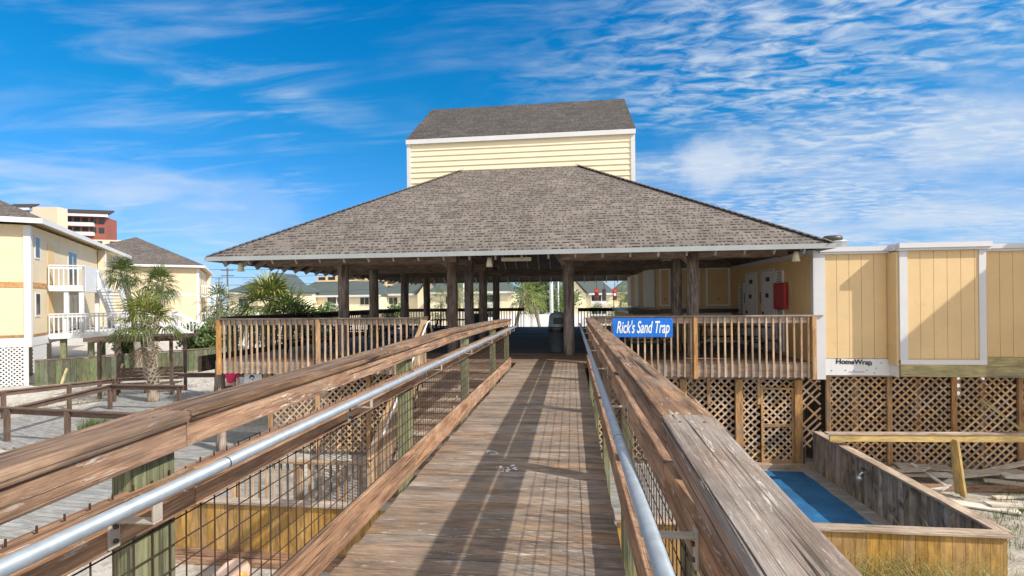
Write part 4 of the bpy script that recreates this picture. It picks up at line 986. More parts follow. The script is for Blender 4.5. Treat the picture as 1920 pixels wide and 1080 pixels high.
for i, (p, q, w, h, lb) in enumerate(SB):
    m = MB(); m.beam(p, q, w, h); solo('scrap_board', m, W['scrap'] if i not in (4,) else W['rail'], lb, 'board', ((p[0] + q[0]) / 2, (p[1] + q[1]) / 2, 0), group='scrap boards on the sand')
# ================================================================== BINS, TABLES
def bin_(label, loc, r, h, dome):
    t = thing('rubbish_bin', label, 'bin', loc)
    m = MB(); m.lathe(loc, [(0, 0.01), (r * 0.86, 0.01), (r * 0.88, 0.05), (r, h), (r * 1.04, h), (r * 1.04, h + 0.03), (r * 0.9, h + 0.03)], 24); part('body', m, P_['can'], t)
    if dome:
        m = MB(); m.lathe(loc, [(r * 1.05, h - 0.13), (r * 1.08, h - 0.06), (r * 1.10, h + 0.01), (r * 1.0, h + 0.035)], 24); part('bin_liner', m, P_['bag'], t)
        m = MB(); m.lathe(loc, [(r * 1.06, h + 0.02), (r * 1.02, h + 0.06), (r * 0.94, h + 0.32), (r * 0.72, h + 0.40), (0, h + 0.44)], 24); lid = part('lid', m, P_['canlid'], t)
        m = MB(); m.box(loc[0] - r * 0.5, loc[0] + r * 0.4, loc[1] - r * 1.03, loc[1] - r * 0.9, loc[2] + h + 0.10, loc[2] + h + 0.28); part('flap', m, P_['bag'], lid, bevel=0.01)
    return t
bin_('tall grey bin with domed blue grey lid and black liner behind the central log post', (-0.37, 14.28, 2.52), 0.29, 0.72, True)
bin_('open dark grey bin behind the left log posts', (-3.62, 19.6, 2.52), 0.33, 0.95, False)
def picnic_table():
    t = thing('picnic_table', 'x', 'table', (0, 0, 0))
    for k in range(5):
        m = MB(); m.box(-0.9, 0.9, -0.36 + k * 0.146, -0.36 + k * 0.146 + 0.138, 0.72, 0.758)
        part('tabletop_board', m, W['dark'], t)
    for s in (-1, 1):
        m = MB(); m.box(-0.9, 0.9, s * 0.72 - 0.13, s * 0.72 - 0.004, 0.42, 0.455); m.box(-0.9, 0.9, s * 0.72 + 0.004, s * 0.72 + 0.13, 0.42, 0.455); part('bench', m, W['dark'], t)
        m = MB(); m.box(s * 0.62 - 0.02, s * 0.62 + 0.02, -0.84, 0.84, 0.33, 0.418); part('cross_beam', m, W['dark'], t)
        for q in (-1, 1):
            m = MB(); m.beam((s * 0.66, q * 0.62, 0.0), (s * 0.66, q * 0.22, 0.715), 0.04, 0.09, up=(0, 1, 0.5)); part('leg', m, W['dark'], t)
    return t
tabs = [((-7.6, 14.3, 2.52), 0.0, 'dark picnic table behind the left end of the left front railing'), ((-5.0, 14.6, 2.52), 0.05, 'dark picnic table between the two nearest left log posts'),
        ((-4.7, 19.8, 2.52), 0.02, 'dark picnic table farther back between the left log posts'), ((-7.8, 17.2, 2.52), 0.08, 'dark picnic table by the left side railing of the deck'),
        ((4.1, 13.7, 2.52), 0.0, 'dark picnic table behind the right front railing near the red cabinet'), ((1.75, 13.9, 2.52), 0.02, 'dark picnic table behind the blue sign')]
pt = picnic_table()
for i, (lc, rz, lb) in enumerate(tabs):
    if i == 0: pt.location = lc; pt.rotation_euler = (0, 0, rz); pt['label'] = lb; pt['group'] = 'picnic tables on the pavilion deck'
    else: copy_thing(pt, lc, rz, lb, 'picnic tables on the pavilion deck')
# ================================================================== PERSON, BANNER, SHELLS
def skin_body(name, pts, edges, mat, parent, root=0, sub=2):
    me = bpy.data.meshes.new(name); me.from_pydata([p[:3] for p in pts], edges, [])
    o = bpy.data.objects.new(name, me); COL.objects.link(o)
    o.modifiers.new('skin', 'SKIN'); 
    sv = me.skin_vertices[0].data if me.skin_vertices else None
    if sv is None:
        bpy.context.view_layer.objects.active = o; bpy.ops.mesh.customdata_skin_add() if hasattr(bpy.ops.mesh, 'customdata_skin_add') else None; sv = me.skin_vertices[0].data
    for i, p in enumerate(pts):
        r = p[3]; sv[i].radius = (r if isinstance(r, tuple) else (r, r)); sv[i].use_root = (i == root)
    ss = o.modifiers.new('sub', 'SUBSURF'); ss.levels = sub; ss.render_levels = sub
    dg = bpy.context.evaluated_depsgraph_get(); m2 = bpy.data.meshes.new_from_object(o.evaluated_get(dg)); bpy.data.objects.remove(o)
    for p in m2.polygons: p.use_smooth = True
    m2.materials.clear(); m2.materials.append(mat); m2.name = name
    n = link(bpy.data.objects.new(name, m2)); n.parent = parent; MW[n.name] = MW[parent.name]; return n
t = thing('person', 'person in pink shirt and dark trousers on the sand beyond the left deck corner', 'person', (-12.7, 17.4, 0), rz=R(25))
bp_ = [(0, 0, .95, (.15, .11)), (0, 0, 1.15, (.14, .10)), (0, 0, 1.36, (.17, .115)), (0, 0, 1.46, (.075, .07)), (0, .01, 1.55, (.075, .085)), (0, .015, 1.66, (.078, .095)), (0, .01, 1.73, (.05, .06)),
       (.19, 0, 1.39, .055), (.25, .0, 1.12, .042), (.24, -.06, .88, .033), (.235, -.09, .80, .03), (-.19, 0, 1.39, .055), (-.25, .0, 1.12, .042), (-.24, -.06, .88, .033), (-.235, -.09, .80, .03),
       (.095, 0, .86, .085), (.10, -.01, .48, .06), (.10, .02, .09, .042), (.11, -.12, .04, .038), (-.095, 0, .86, .085), (-.10, -.01, .48, .06), (-.10, .02, .09, .042), (-.11, -.12, .04, .038)]
ed = [(0, 1), (1, 2), (2, 3), (3, 4), (4, 5), (5, 6), (2, 7), (7, 8), (8, 9), (9, 10), (2, 11), (11, 12), (12, 13), (13, 14), (0, 15), (15, 16), (16, 17), (17, 18), (0, 19), (19, 20), (20, 21), (21, 22)]
skin_body('body', bp_, ed, P_['skin'], t)
for s in (-1, 1):
    for k in range(5):
        a = (k - 1.6) * 0.018
        m = MB(); L = (0.05, 0.075, 0.082, 0.076, 0.06)[k]; x = s * .235
        p0 = (x + (0.02 * -s if k == 0 else 0), -.09 + a, .80 if k else .825); m.tube([p0, (p0[0] - s * .004, p0[1] - .008, p0[2] - L * .55), (p0[0] - s * .014, p0[1] - .004, p0[2] - L)], [.0105, .0095, .007], 7)
        part('finger', m, P_['skin'], t, local=True)
skin_body('shirt', [(0, 0, .98, (.185, .135)), (0, 0, 1.18, (.175, .13)), (0, 0, 1.36, (.20, .14)), (0, 0, 1.44, (.10, .09)), (.19, 0, 1.39, .078), (.24, 0, 1.20, .068), (-.19, 0, 1.39, .078), (-.24, 0, 1.20, .068)], [(0, 1), (1, 2), (2, 3), (2, 4), (4, 5), (2, 6), (6, 7)], P_['pink'], t)
skin_body('trousers', [(0, 0, .99, (.165, .125)), (0, 0, .88, (.17, .13)), (.10, 0, .80, .105), (.105, -.01, .48, .08), (.105, .02, .12, .065), (-.10, 0, .80, .105), (-.105, -.01, .48, .08), (-.105, .02, .12, .065)], [(0, 1), (1, 2), (2, 3), (3, 4), (1, 5), (5, 6), (6, 7)], P_['navy'], t)
m = MB(); m.ball((0, .03, 1.67), (.088, .105, .10), 9); part('hair', m, P_['hair'], t, local=True)
m = MB(); m.ball((0, -.085, 1.63), (.014, .02, .02), 6); part('nose', m, P_['skin'], t, local=True)
for s in (-1, 1):
    m = MB(); m.ball((s * .032, -.078, 1.655), .011, 6); part('eye', m, P_['ink'], t, local=True)
    m = MB(); m.ball((s * .082, .015, 1.64), (.012, .02, .03), 6); part('ear', m, P_['skin'], t, local=True)
t = thing('banner', 'white board with a round black emblem hung under the left deck edge', 'sign', (-8.2, 12.3, 2.0))
m = MB(); m.box(-8.62, -8.13, 12.33, 12.345, 1.72, 2.14); part('panel', m, P_['oldwhite'], t)
m = MB()
for k in range(20):
    a0 = R(-25 + k * 12.5); a1 = R(-25 + (k + 1) * 12.5); w0 = 0.012 + 0.05 * math.sin(math.pi * k / 20); w1 = 0.012 + 0.05 * math.sin(math.pi * (k + 1) / 20); c = (-8.405, 2.04)
    m.slab([(c[0] + math.cos(a0) * .075, 12.3285, c[1] + math.sin(a0) * .075), (c[0] + math.cos(a1) * .075, 12.3285, c[1] + math.sin(a1) * .075), (c[0] + math.cos(a1) * (.075 - w1), 12.3285, c[1] + math.sin(a1) * (.075 - w1)), (c[0] + math.cos(a0) * (.075 - w0), 12.3285, c[1] + math.sin(a0) * (.075 - w0))], (0, -0.002, 0))
m.lathe((-8.385, 12.326, 1.985), [(0, 0), (.018, 0), (.018, .03), (0, .03)], 12)
part('emblem', m, P_['ink'], t)
def shell(name, label, loc, s, mat, mat2, rz):
    t = thing(name, label, 'shell', loc, rz); m = MB(); pts = []; rs = []
    for k in range(26):
        q = k / 25; a = q * 4.6 * math.pi; rr = 0.42 * (1 - q) ** 1.3 * s
        pts.append((-.1 * s + q * 0.55 * s, math.cos(a) * rr, 0.30 * s + math.sin(a) * rr * 0.9)); rs.append(max(0.015, 0.36 * (1 - q) ** 1.2) * s)
    m.tube(pts, rs, 14); part('shell_whorl', m, mat, t, local=True)
    m = MB(); m.ball((-.22 * s, -.12 * s, 0.30 * s), (.16 * s, .22 * s, .26 * s), 8); part('shell_lip', m, mat2, t, local=True)
shell('seashell', 'large pale pink shell with orange mouth on the sand behind the wire mesh', (-4.80, 6.60, 0.0), 0.40, P_['shellA'], P_['shellB'], 2.6)
shell('seashell', 'smaller orange and white shell beside the pale pink shell', (-4.98, 6.35, 0.0), 0.24, P_['shellB'], P_['white'], 2.2)
# ================================================================== PALMS
def fan_leaf(mb, org, az, el, L, Rb, droop, rnd, n=20, spread=R(215)):
    """costapalmate leaf: stalk, then a fan of narrow blades that fold and droop"""
    d = Vector((math.cos(az) * math.cos(el), math.sin(az) * math.cos(el), math.sin(el))); org = Vector(org)
    side = Vector((-math.sin(az), math.cos(az), 0)); 
    p1 = org + d * L * 0.55 + Vector((0, 0, -droop * 0.10 * L)); p2 = org + d * L + Vector((0, 0, -droop * 0.35 * L))
    mb.tube([org, p1, p2], [.022, .016, .011], 4, False, rn=min(1, rnd + .15), smooth=False)
    fwd = (p2 - p1).normalized(); nrm = side.cross(fwd).normalized()
    if nrm.z < 0: nrm = -nrm
    for i in range(n):
        f = i / (n - 1) - 0.5; a = f * spread
        dr = (fwd * math.cos(a) + side * math.sin(a)).normalized(); ln = Rb * (1 - 0.42 * abs(f) * 1.4) * rng.uniform(0.88, 1.08)
        ax = dr.cross(nrm).normalized(); w = Rb * 0.030
        g = -droop * rng.uniform(0.4, 1.9); nj = rng.uniform(-.05, .16)
        q0 = p2; q1 = p2 + dr * ln * 0.45 + nrm * nj * Rb; q2 = p2 + dr * ln * 0.78 + nrm * nj * 0.6 * Rb + Vector((0, 0, g * 0.10 * ln)); q3 = p2 + dr * ln + Vector((0, 0, g * 0.34 * ln))
        b = len(mb.v); k = min(1.0, max(0.0, rnd + rng.uniform(-.18, .18)))
        mb.v += [q0, q1 - ax * w, q1 + ax * w, q2 - ax * w * .75, q2 + ax * w * .75, q3]; mb.gc += [(0, 0, 0)] * 6
        for fc in ((0, 1, 2), (1, 3, 4, 2), (3, 5, 4)): mb.f.append([b + j for j in fc]); mb.rn.append(k)
def crown_mesh(seed, nl, L, Rb, lo=-35, hi=82, nb=20, dead=8):
    st = rng.getstate(); rng.seed(seed); g = MB(); d = MB()
    for i in range(nl):
        az = i * 2.39996 + rng.uniform(-.3, .3); q = i / nl; el = R(hi - (hi - lo) * q ** 0.8 + rng.uniform(-8, 8))
        fan_leaf(g, (0.06 * math.cos(az), 0.06 * math.sin(az), -0.25 * q), az, el, L * rng.uniform(.85, 1.12), Rb * rng.uniform(.88, 1.1), 0.35 + q * 0.9, rng.uniform(.2, .8) * (0.7 + 0.3 * (1 - q)) + 0.08, nb)
    for i in range(dead):
        fan_leaf(d, (0, 0, -0.3), rng.uniform(0, 6.28), R(rng.uniform(-75, -40)), L * .8, Rb * .8, 1.3, rng.random(), max(8, nb // 2))
    rng.setstate(st); return g, d
def boots(mb, p, r, n, z0, z1):
    for i in range(n):
        z = z0 + (z1 - z0) * i / n; a = i * 2.39996; c = Vector((p(z)[0], p(z)[1], z)); o = Vector((math.cos(a), math.sin(a), 0)); rr = r(z)
        mb.beam(c + o * rr * 0.72, c + o * (rr * 1.45) + Vector((0, 0, rng.uniform(.10, .20))), 0.075, 0.022, up=(-o.x * .5, -o.y * .5, 1))
def palm(label, loc, h, lean=(0, 0), r=0.14, nl=34, L=0.75, Rb=0.85, seed=1, nb=20, boot=0, mat=None, group='palm trees', skirt=6, lo=-35, bare=0.0, nseg=8):
    t = thing('palm_tree', label, 'palm tree', loc); m = MB(); pts = []; rs = []
    P = lambda z: (loc[0] + lean[0] * (z / h) ** 1.6, loc[1] + lean[1] * (z / h) ** 1.6)
    RR = lambda z: r * (1.22 - .5 * min(1, z / h * 1.6)) if z / h < .6 else r * (.74 + .5 * (z / h - .6))
    for i in range(nseg * 2 + 1):
        z = h * i / (nseg * 2); pts.append((*P(z), loc[2] + z)); rs.append(RR(z) * (1.03 if i % 2 else 0.96))
    m.tube(pts, rs, 12); part('trunk', m, W['trunk'], t)
    if boot:
        m = MB(); boots(m, lambda z: P(z), RR, boot, h * 0.12, h * 0.99)
        part('leaf_boots', m, W['trunk'], t)
    g, d = crown_mesh(seed, nl, L, Rb, nb=nb, dead=skirt, lo=lo); c = Vector((*P(h), loc[2] + h))
    for q in (g, d): q.v = [v + c for v in q.v]
    part('crown', g, mat or LEAF, t)
    if skirt: part('dead_fronds', d, LEAF_D, t)
    return t
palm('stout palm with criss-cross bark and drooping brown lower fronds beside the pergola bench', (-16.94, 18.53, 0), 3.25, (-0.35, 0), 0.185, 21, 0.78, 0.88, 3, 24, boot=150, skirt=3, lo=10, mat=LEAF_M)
palm('slim palm whose green head reaches the upper balcony of the nearest yellow house', (-22.7, 24.0, 0), 5.75, (-0.95, 0), 0.16, 28, 0.45, 0.66, 4, 22, skirt=3, lo=-14)
palm('slim palm with a dark head against the roof edge of the far yellow house', (-21.9, 24.0, 0), 5.2, (0.4, 0), 0.16, 28, 0.48, 0.66, 5, 22, skirt=4, lo=-18)
palm('small palm with a half brown head by the left corner of the pavilion deck', (-15.35, 20.2, 0), 4.1, (0.1, 0), 0.14, 18, 0.5, 0.6, 6, 16, skirt=9, lo=-40)
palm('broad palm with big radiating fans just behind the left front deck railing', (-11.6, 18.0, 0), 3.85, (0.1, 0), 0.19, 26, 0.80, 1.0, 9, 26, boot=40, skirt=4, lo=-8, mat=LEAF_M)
palm('low palm half hidden at the right of the broad fan palm behind the deck railing', (-10.75, 17.6, 0), 3.2, (0.3, 0), 0.15, 14, 0.75, 1.0, 11, 22, skirt=0, lo=5)
def X_at(px, Y):
    u = (px - 960) / FPX; s, c = math.sin(YAW), math.cos(YAW); return Y * (-s + u * c) / (c + u * s)
def Z_at(py, px, Y):
    u = (px - 960) / FPX; hz = 564 - 0.010 * (px - 960); t_ = Y / (math.cos(YAW) + u * math.sin(YAW)); return 4.0 + (hz - py) / FPX * t_
far = [(975, 538, 36, 'bright green palm with leaning trunk left of the white pole, seen through the pavilion', (1.0, 0), 1.0, 0.75, 21), (1004, 545, 37, 'bright green palm close to the white pole, its trunk bent, seen through the pavilion', (-0.9, 0), 1.0, .75, 22),
       (1186, 528, 33, 'tall yellow green palm at the edge of the folded hatches', (0.2, 0), 0.95, .75, 23), (1163, 560, 60, 'small palm at the right of the hanging traffic lights', (0.2, 0), .95, .75, 24), (1180, 563, 62, 'small palm nearest the tall yellow green palm, beyond the deck railing', (0, 0), .9, .75, 31),
       (827, 560, 48, 'palm in front of the green roofed houses left of the second row of log posts', (.2, 0), .95, .75, 25), (862, 535, 46, 'palm with a bare trunk seen between the second row of log posts', (0, 0), .8, .7, 26), (899, 555, 50, 'palm seen between the two dark log posts farthest back', (.1, 0), .9, .7, 27),
       (618, 577, 52, 'small palm in front of a white balcony, left of the nearest left log post', (0, 0), .6, .55, 28), (1060, 553, 58, 'palm directly behind the central log post', (0, 0), .9, .7, 29), (1120, 575, 64, 'short dark palm below the hanging traffic lights', (0, 0), .6, .6, 30)]
for i, (px, py, Y, lb, ln, l_, rb, sd_) in enumerate(far):
    h = max(1.2, Z_at(py + 6, px, Y)); sc = Y / 36 * 0.9
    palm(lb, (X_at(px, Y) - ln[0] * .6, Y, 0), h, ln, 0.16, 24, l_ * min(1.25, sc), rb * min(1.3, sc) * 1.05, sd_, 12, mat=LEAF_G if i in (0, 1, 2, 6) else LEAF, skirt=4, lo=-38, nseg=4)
# ================================================================== LEFT GARDEN: low brown rails, pergola bench, green fence
def low_rail(label, pts, zt=1.03, posts=None, drop=0.15):
    t = thing('low_railing', label, 'railing', (pts[0][0], pts[0][1], 0), group='low brown railings by the plank path')
    for a, b in zip(pts, pts[1:]):
        m = MB(); m.beam((*a, zt - 0.02), (*b, zt - 0.02), 0.15, 0.04); part('top_rail', m, W['brown'], t, bevel=0.004)
        m = MB(); m.beam((*a, zt - 0.04 - drop / 2), (*b, zt - 0.04 - drop / 2), 0.04, drop); part('side_board', m, W['brown'], t)
    for p in (posts or pts):
        m = MB(); m.box(p[0] - 0.055, p[0] + 0.055, p[1] - 0.055, p[1] + 0.055, -0.05, zt - 0.042); part('post', m, W['brown'], t, bevel=0.004)
    return t
low_rail('nearest low brown railing, coming in behind the boardwalk cap', [(-17.0, 12.9), (-11.4, 12.35)], posts=[(-16.36, 12.75), (-14.15, 12.55), (-11.8, 12.3)])
low_rail('low brown railing along the near side of the plank path, ending at the palm', [(-16.5, 12.95), (-17.35, 17.0), (-14.3, 17.0)], 0.99, posts=[(-17.35, 17.0), (-14.5, 17.0)])
low_rail('low brown railing along the far side of the plank path up to the pergola bench', [(-20.2, 15.1), (-18.4, 18.55)], 1.0, posts=[(-19.9, 15.4), (-19.15, 17.06), (-18.5, 18.3)])
low_rail('short low brown railing between the pergola bench and the pavilion corner', [(-17.0, 19.9), (-13.2, 20.3)], 1.0, posts=[(-15.0, 20.05), (-13.4, 20.25)])
t = thing('pergola_bench', 'brown slatted bench under a small flat pergola roof behind the stout palm', 'pergola bench', (-18.9, 20.2, 0), rz=R(20))
for (x, y) in ((-1.35, -.75), (1.35, -.75), (-1.35, .75), (1.35, .75)):
    m = MB(); m.box(x - .055, x + .055, y - .055, y + .055, -.05, 2.40); part('post', m, W['brown'], t, local=True)
for i in range(13):
    m = MB(); x = -1.7 + i * 0.283; m.box(x - 0.02, x + 0.02, -1.05, 1.05, 2.50, 2.62); part('roof_slat', m, W['brown'], t, local=True)
for y in (-.75, .75):
    m = MB(); m.box(-1.75, 1.75, y - .03, y + .03, 2.40, 2.498); part('roof_beam', m, W['brown'], t, local=True)
m = MB(); m.box(-1.76, 1.76, -1.09, -1.055, 2.46, 2.63); m.box(-1.76, 1.76, 1.055, 1.09, 2.46, 2.63); part('roof_edge', m, W['brown'], t, local=True)
for k in range(4):
    m = MB(); m.box(-1.29, 1.29, .60 + .01 * k, .635 + .01 * k, .55 + k * .15, .68 + k * .15); part('backrest_board', m, W['brown'], t, local=True)
m = MB(); [m.box(-1.29, 1.29, .02 + k * .14, .15 + k * .14, .43, .47) for k in range(4)]; part('seat', m, W['brown'], t, local=True)
for x in (-1.1, 0, 1.1):
    m = MB(); m.box(x - .045, x + .045, .05, .13, 0, .428); part('leg', m, W['brown'], t, local=True)
# green plank bulkhead
A = Vector((-26.5, 21.9)); B = Vector((-21.0, 30.0)); dv = (B - A); Lf = dv.length; dv /= Lf; nv = Vector((dv.y, -dv.x))
t = thing('plank_fence', 'mossy green vertical plank fence with brown cap rail below the nearest yellow house', 'fence', (A.x, A.y, 0))
m = MB(); s = 0.0
while s < Lf:
    p = A + dv * s; w = rng.uniform(.22, .34); m.frame(Vector((p.x, p.y, -0.05)), Vector((dv.x, dv.y, 0)), Vector((nv.x, nv.y, 0)), Vector((0, 0, 1)), w - .012, .05 + rng.uniform(0, .03), 1.27 + rng.uniform(-.02, .01)); s += w
part('planks', m, W['gfence'], t)
m = MB(); m.beam((A.x, A.y, 1.27), (B.x, B.y, 1.27), .2, .06); part('cap_rail', m, W['brown'], t)
for s in (0.9, 3.2, 5.5, 7.8):
    p = A + dv * s + nv * .5; q = A + dv * (s + .3) + nv * .08
    m = MB(); m.beam((p.x, p.y, -.05), (q.x, q.y, .75), .09, .09); part('brace', m, W['green_lumber'], t)
# ================================================================== YELLOW HOUSES ON PILES
ang = R(125.0)
def rail_run(t, parent_name, a, b, z, h=1.05, n=None, mat=None):
    """white balustrade from a to b in local coordinates"""
    a = Vector(a); b = Vector(b); L = (b - a).length; m = MB()
    m.beam((a.x, a.y, z + h), (b.x, b.y, z + h), .12, .07); m.beam((a.x, a.y, z + h - .14), (b.x, b.y, z + h - .14), .04, .10)
    m.beam((a.x, a.y, z - .12), (b.x, b.y, z - .12), .06, .30)
    n = n or int(L / .19)
    for i in range(n + 1):
        p = a + (b - a) * i / n; m.beam((p.x, p.y, z - .2), (p.x, p.y, z + h - .02), .055, .055, up=(1, 0, 0))
    return part(parent_name, m, P_['white'], t, local=True)
def win(t, parent, x0, x1, z0, z1, y=0.0):
    m = MB(); m.box(x0, x1, y - .03, y - .005, z0, z1); w = part('window', m, P_['glass'], parent, local=True)
    m = MB(); f = .08
    m.box(x0 - f, x0, y - .034, y - .004, z0 - f, z1 + f); m.box(x1, x1 + f, y - .034, y - .004, z0 - f, z1 + f); m.box(x0, x1, y - .034, y - .004, z1, z1 + f); m.box(x0, x1, y - .034, y - .004, z0 - f, z0)
    if x1 - x0 > 1: m.box((x0 + x1) / 2 - .03, (x0 + x1) / 2 + .03, y - .04, y - .031, z0 - .001, z1 + .001)
    part('window_frame', m, P_['white'], w, local=True); return w
def house(label, loc, L=18.0, Wd=13.5, zb=2.42, zm=5.05, ze=8.05, seed=0, first=True):
    t = thing('yellow_house', label, 'house', loc, ang, group='yellow houses on piles')
    m = MB(); m.box(0, L, 0.0, Wd, zb, zm - 0.1); m.box(0, L, 0.0, Wd, zm + 0.1, ze); wl = part('wall', m, P_['condo'], t, local=True)
    m = MB(); m.box(-.03, L, -.03, Wd, zm - .13, zm + .13) ; m.box(-.035, L, -.035, Wd, zb - .02, zb + .12); part('band_board', m, W['latpost'] if first else P_['white'], wl, local=True)
    m = MB(); m.box(-.05, .22, -.05, .22, zb - .5, ze - .02); m.box(L - .2, L + .05, -.05, .2, zb - .5, ze - .02); m.box(-.04, L, -.04, Wd, zb - .48, zb - .03)
    part('trim', m, P_['white'], wl, local=True)
    o = .65; zr = ze + .30; rise = .50
    c = [(-o, -o, zr), (L + 4.0, -o, zr), (L + 4.0, Wd + o, zr), (-o, Wd + o, zr)]; hw = (Wd + 2 * o) / 2; zt = zr + hw * rise
    r0 = (hw - o, Wd / 2, zt); r1 = (L + 4.0 - hw, Wd / 2, zt)
    m = MB()
    for q in ([c[0], c[1], r1, r0], [c[1], c[2], r1], [c[2], c[3], r0, r1], [c[3], c[0], r0]): m.poly(q, roofpoly(q))
    rf = part('roof', m, S_['croof'], t, local=True)
    m = MB(); m.box(-o - .03, L + 4.0, -o - .03, -o, zr - .26, zr - .005); m.box(-o - .03, -o, -o + .001, Wd + o, zr - .26, zr - .005); part('fascia', m, P_['white'], rf, local=True)
    m = MB(); m.box(-o, L + 4, -o, Wd + o, zr - .05, zr - .03); part('soffit', m, P_['condo'], rf, local=True)
    # recessed entrance and windows on the long side
    win(t, wl, .75, 1.35, 6.5, 7.55); win(t, wl, .75, 1.35, 3.5, 4.6); win(t, wl, 6.3, 8.0, 5.25, 7.3); win(t, wl, 6.3, 8.0, 2.6, 4.6)
    m = MB(); m.box(2.6, 3.7, -.02, -.004, zm + .15, 7.4); m.box(2.6, 3.7, -.02, -.004, zb + .13, 4.75); part('door', m, P_['siding_in'], wl, local=True)
    m = MB(); m.box(13.3, 13.55, -.45, -.04, zb, ze - .02); part('wing_wall', m, P_['condo'], wl, local=True); m = MB(); m.box(13.28, 13.57, -.5, -.455, zb, ze - .02); part('wing_trim', m, P_['white'], wl, local=True)
    # upper balcony
    m = MB(); m.box(2.45, 9.5, -1.55, -.04, zm - .12, zm + .05); b1 = part('balcony', m, P_['white'], t, local=True)
    rail_run(t, 'balustrade', (2.45, -.1), (2.45, -1.55), zm, 1.15); rail_run(t, 'balustrade', (2.45, -1.55), (6.0, -1.55), zm, 1.15)
    m = MB(); m.box(2.55, 6.0, -1.63, -1.60, zm - .3, zm + 1.15); part('privacy_panel', m, P_['white'], b1, local=True)
    # lower gallery, wider
    m = MB(); m.box(2.45, 12, -3.2, -.04, zb - .14, zb + .02); b2 = part('gallery', m, P_['white'], t, local=True)
    rail_run(t, 'balustrade', (2.45, -.1), (2.45, -3.2), zb, 1.10); rail_run(t, 'balustrade', (2.45, -3.2), (12, -3.2), zb, 1.10)
    for (x, y) in ((2.6, -1.45), (2.6, -.8), (6, -1.45), (9.4, -1.45)):
        m = MB(); m.box(x - .1, x + .1, y - .1, y + .1, zb, zm - .13); part('post', m, P_['white'], t, local=True)
    for (x, y) in ((2.8, -.6), (2.8, -1.8), (2.8, -3.0), (7, -3.0), (7, -1.5), (11.5, -3)):
        m = MB(); m.box(x - .13, x + .13, y - .13, y + .13, -.05, zb - .15); part('pile', m, W['post'], t, local=True)
    # white stair from the gallery up to the balcony, and one down to the sand
    def flight(p, q, w, nm):
        p = Vector(p); q = Vector(q); d = (q - p); n = int(abs(d.z) / .19); m = MB(); hd = Vector((d.x, d.y, 0)).normalized(); sd = Vector((-hd.y, hd.x, 0))
        for i in range(n):
            a = p + d * (i + .5) / n; m.frame(a - sd * w / 2 - hd * .14, hd, sd, Vector((0, 0, 1)), .28, w, .05)
        for s in (-1, 1):
            o_ = sd * s * w / 2; m.beam(p + o_, q + o_, .06, .34); m.beam(p + o_ + Vector((0, 0, 1)), q + o_ + Vector((0, 0, 1)), .09, .12)
            k = int(d.length / .22)
            for i in range(k + 1):
                a = p + d * i / k + o_; m.beam(a, a + Vector((0, 0, .98)), .05, .05, up=(1, 0, 0))
        part(nm, m, P_['white'], t, local=True)
    flight((5.0, -2.2, zm), (9.2, -2.2, zb), 1.0, 'stair_flight'); flight((5.0, -5.7, zb), (6.0, -9.4, .1), 1.2, 'stair_flight')
    m = MB()
    m.slab([(4.6, -1.65, zm + 1.15), (5.8, -1.65, zm + 1.15), (9.6, -1.65, zb + 1.1), (9.6, -1.65, zb + .4), (8.6, -1.65, zb + .5), (5.4, -1.65, zm - .3)], (0, .05, 0)); part('stair_panel', m, P_['white'], t, local=True)
    m = MB(); m.box(3.6, 6.2, -5.6, -3.22, zb - .14, zb + .02); part('landing', m, P_['white'], t, local=True)
    rail_run(t, 'balustrade', (3.6, -3.3), (3.6, -5.6), zb, 1.10); rail_run(t, 'balustrade', (3.6, -5.6), (6.2, -5.6), zb, 1.10)
    # white lattice skirt
    m = MB(); strips(m, 0.25, Wd, 0.02, zb - .5, -.02, sp=.20, w=.062, ax='y'); m.box(-.06, -.02, .06, .25, 0, zb - .49); sk = part('lattice_skirt', m, P_['white'], t, local=True)
    m = MB(); strips(m, .25, 2.3, .02, zb - .5, -.02, sp=.2, w=.062); part('lattice_panel', m, P_['white'], sk, local=True)
    m = MB(); m.box(.3, L, .3, Wd, .02, zb - .05) if False else m.box(4.5, 9, 1.5, 4, 0, zb - .05); part('ground_room', m, P_['condo'], t, local=True)
    return t
house('nearest yellow house on piles with white balconies and lattice skirt, at the left edge', (-27.08, 22.19, 0))
house('farther yellow house with brown hip roof behind the palms', (-42.1, 52.4, 0), zb=1.9, first=False)
# ================================================================== FAR BUILDINGS
def far_tower(name, label, pxl, pxr, ytop, Y, mat, floors, base=0.0, depth=14, rz=0.0, bal=None, roofm=None, cols=5, group=None, recess=None):
    xa, xb = X_at(pxl, Y), X_at(pxr, Y); zt = Z_at(ytop, (pxl + pxr) / 2, Y); w = abs(xb - xa)
    t = thing(name, label, 'building', ((xa + xb) / 2, Y, 0), rz)
    m = MB(); m.box(-w / 2, w / 2, 0, depth, base, zt); wl = part('wall', m, mat, t, local=True)
    fh = min(3.4, (zt - max(base, 0)) / max(1, floors)); z = zt - fh
    for i in range(floors):
        if cols:
            for k in range(cols):
                cw = w / cols; xm = -w / 2 + cw * (k + .5)
                m = MB(); m.box(xm - cw * .36, xm + cw * .36, -.05, -.01, z + fh * .22, z + fh * .85); part('window', m, P_['glass'], wl, local=True)
        if bal:
            m = MB(); m.box(-w / 2 * bal, w / 2 * bal, -1.4, -.02, z - .25, z + 1.05); part('balcony', m, P_['white'], t, local=True)
        z -= fh
    if roofm:
        m = MB(); m.slab([(-w / 2 - 1.6, -2.2, zt + .02), (w / 2 + 1.6, -2.2, zt + .02), (w / 2 + 1.0, depth / 2, zt + 2.6), (-w / 2 - 1.0, depth / 2, zt + 2.6)], (0, 0, .5)); rf = part('roof', m, roofm, t, local=True)
        m = MB(); m.box(-w / 2 - 1.65, w / 2 + 1.65, -2.28, -2.21, zt - .3, zt + .55); part('fascia', m, P_['white'], rf, local=True)
    return t
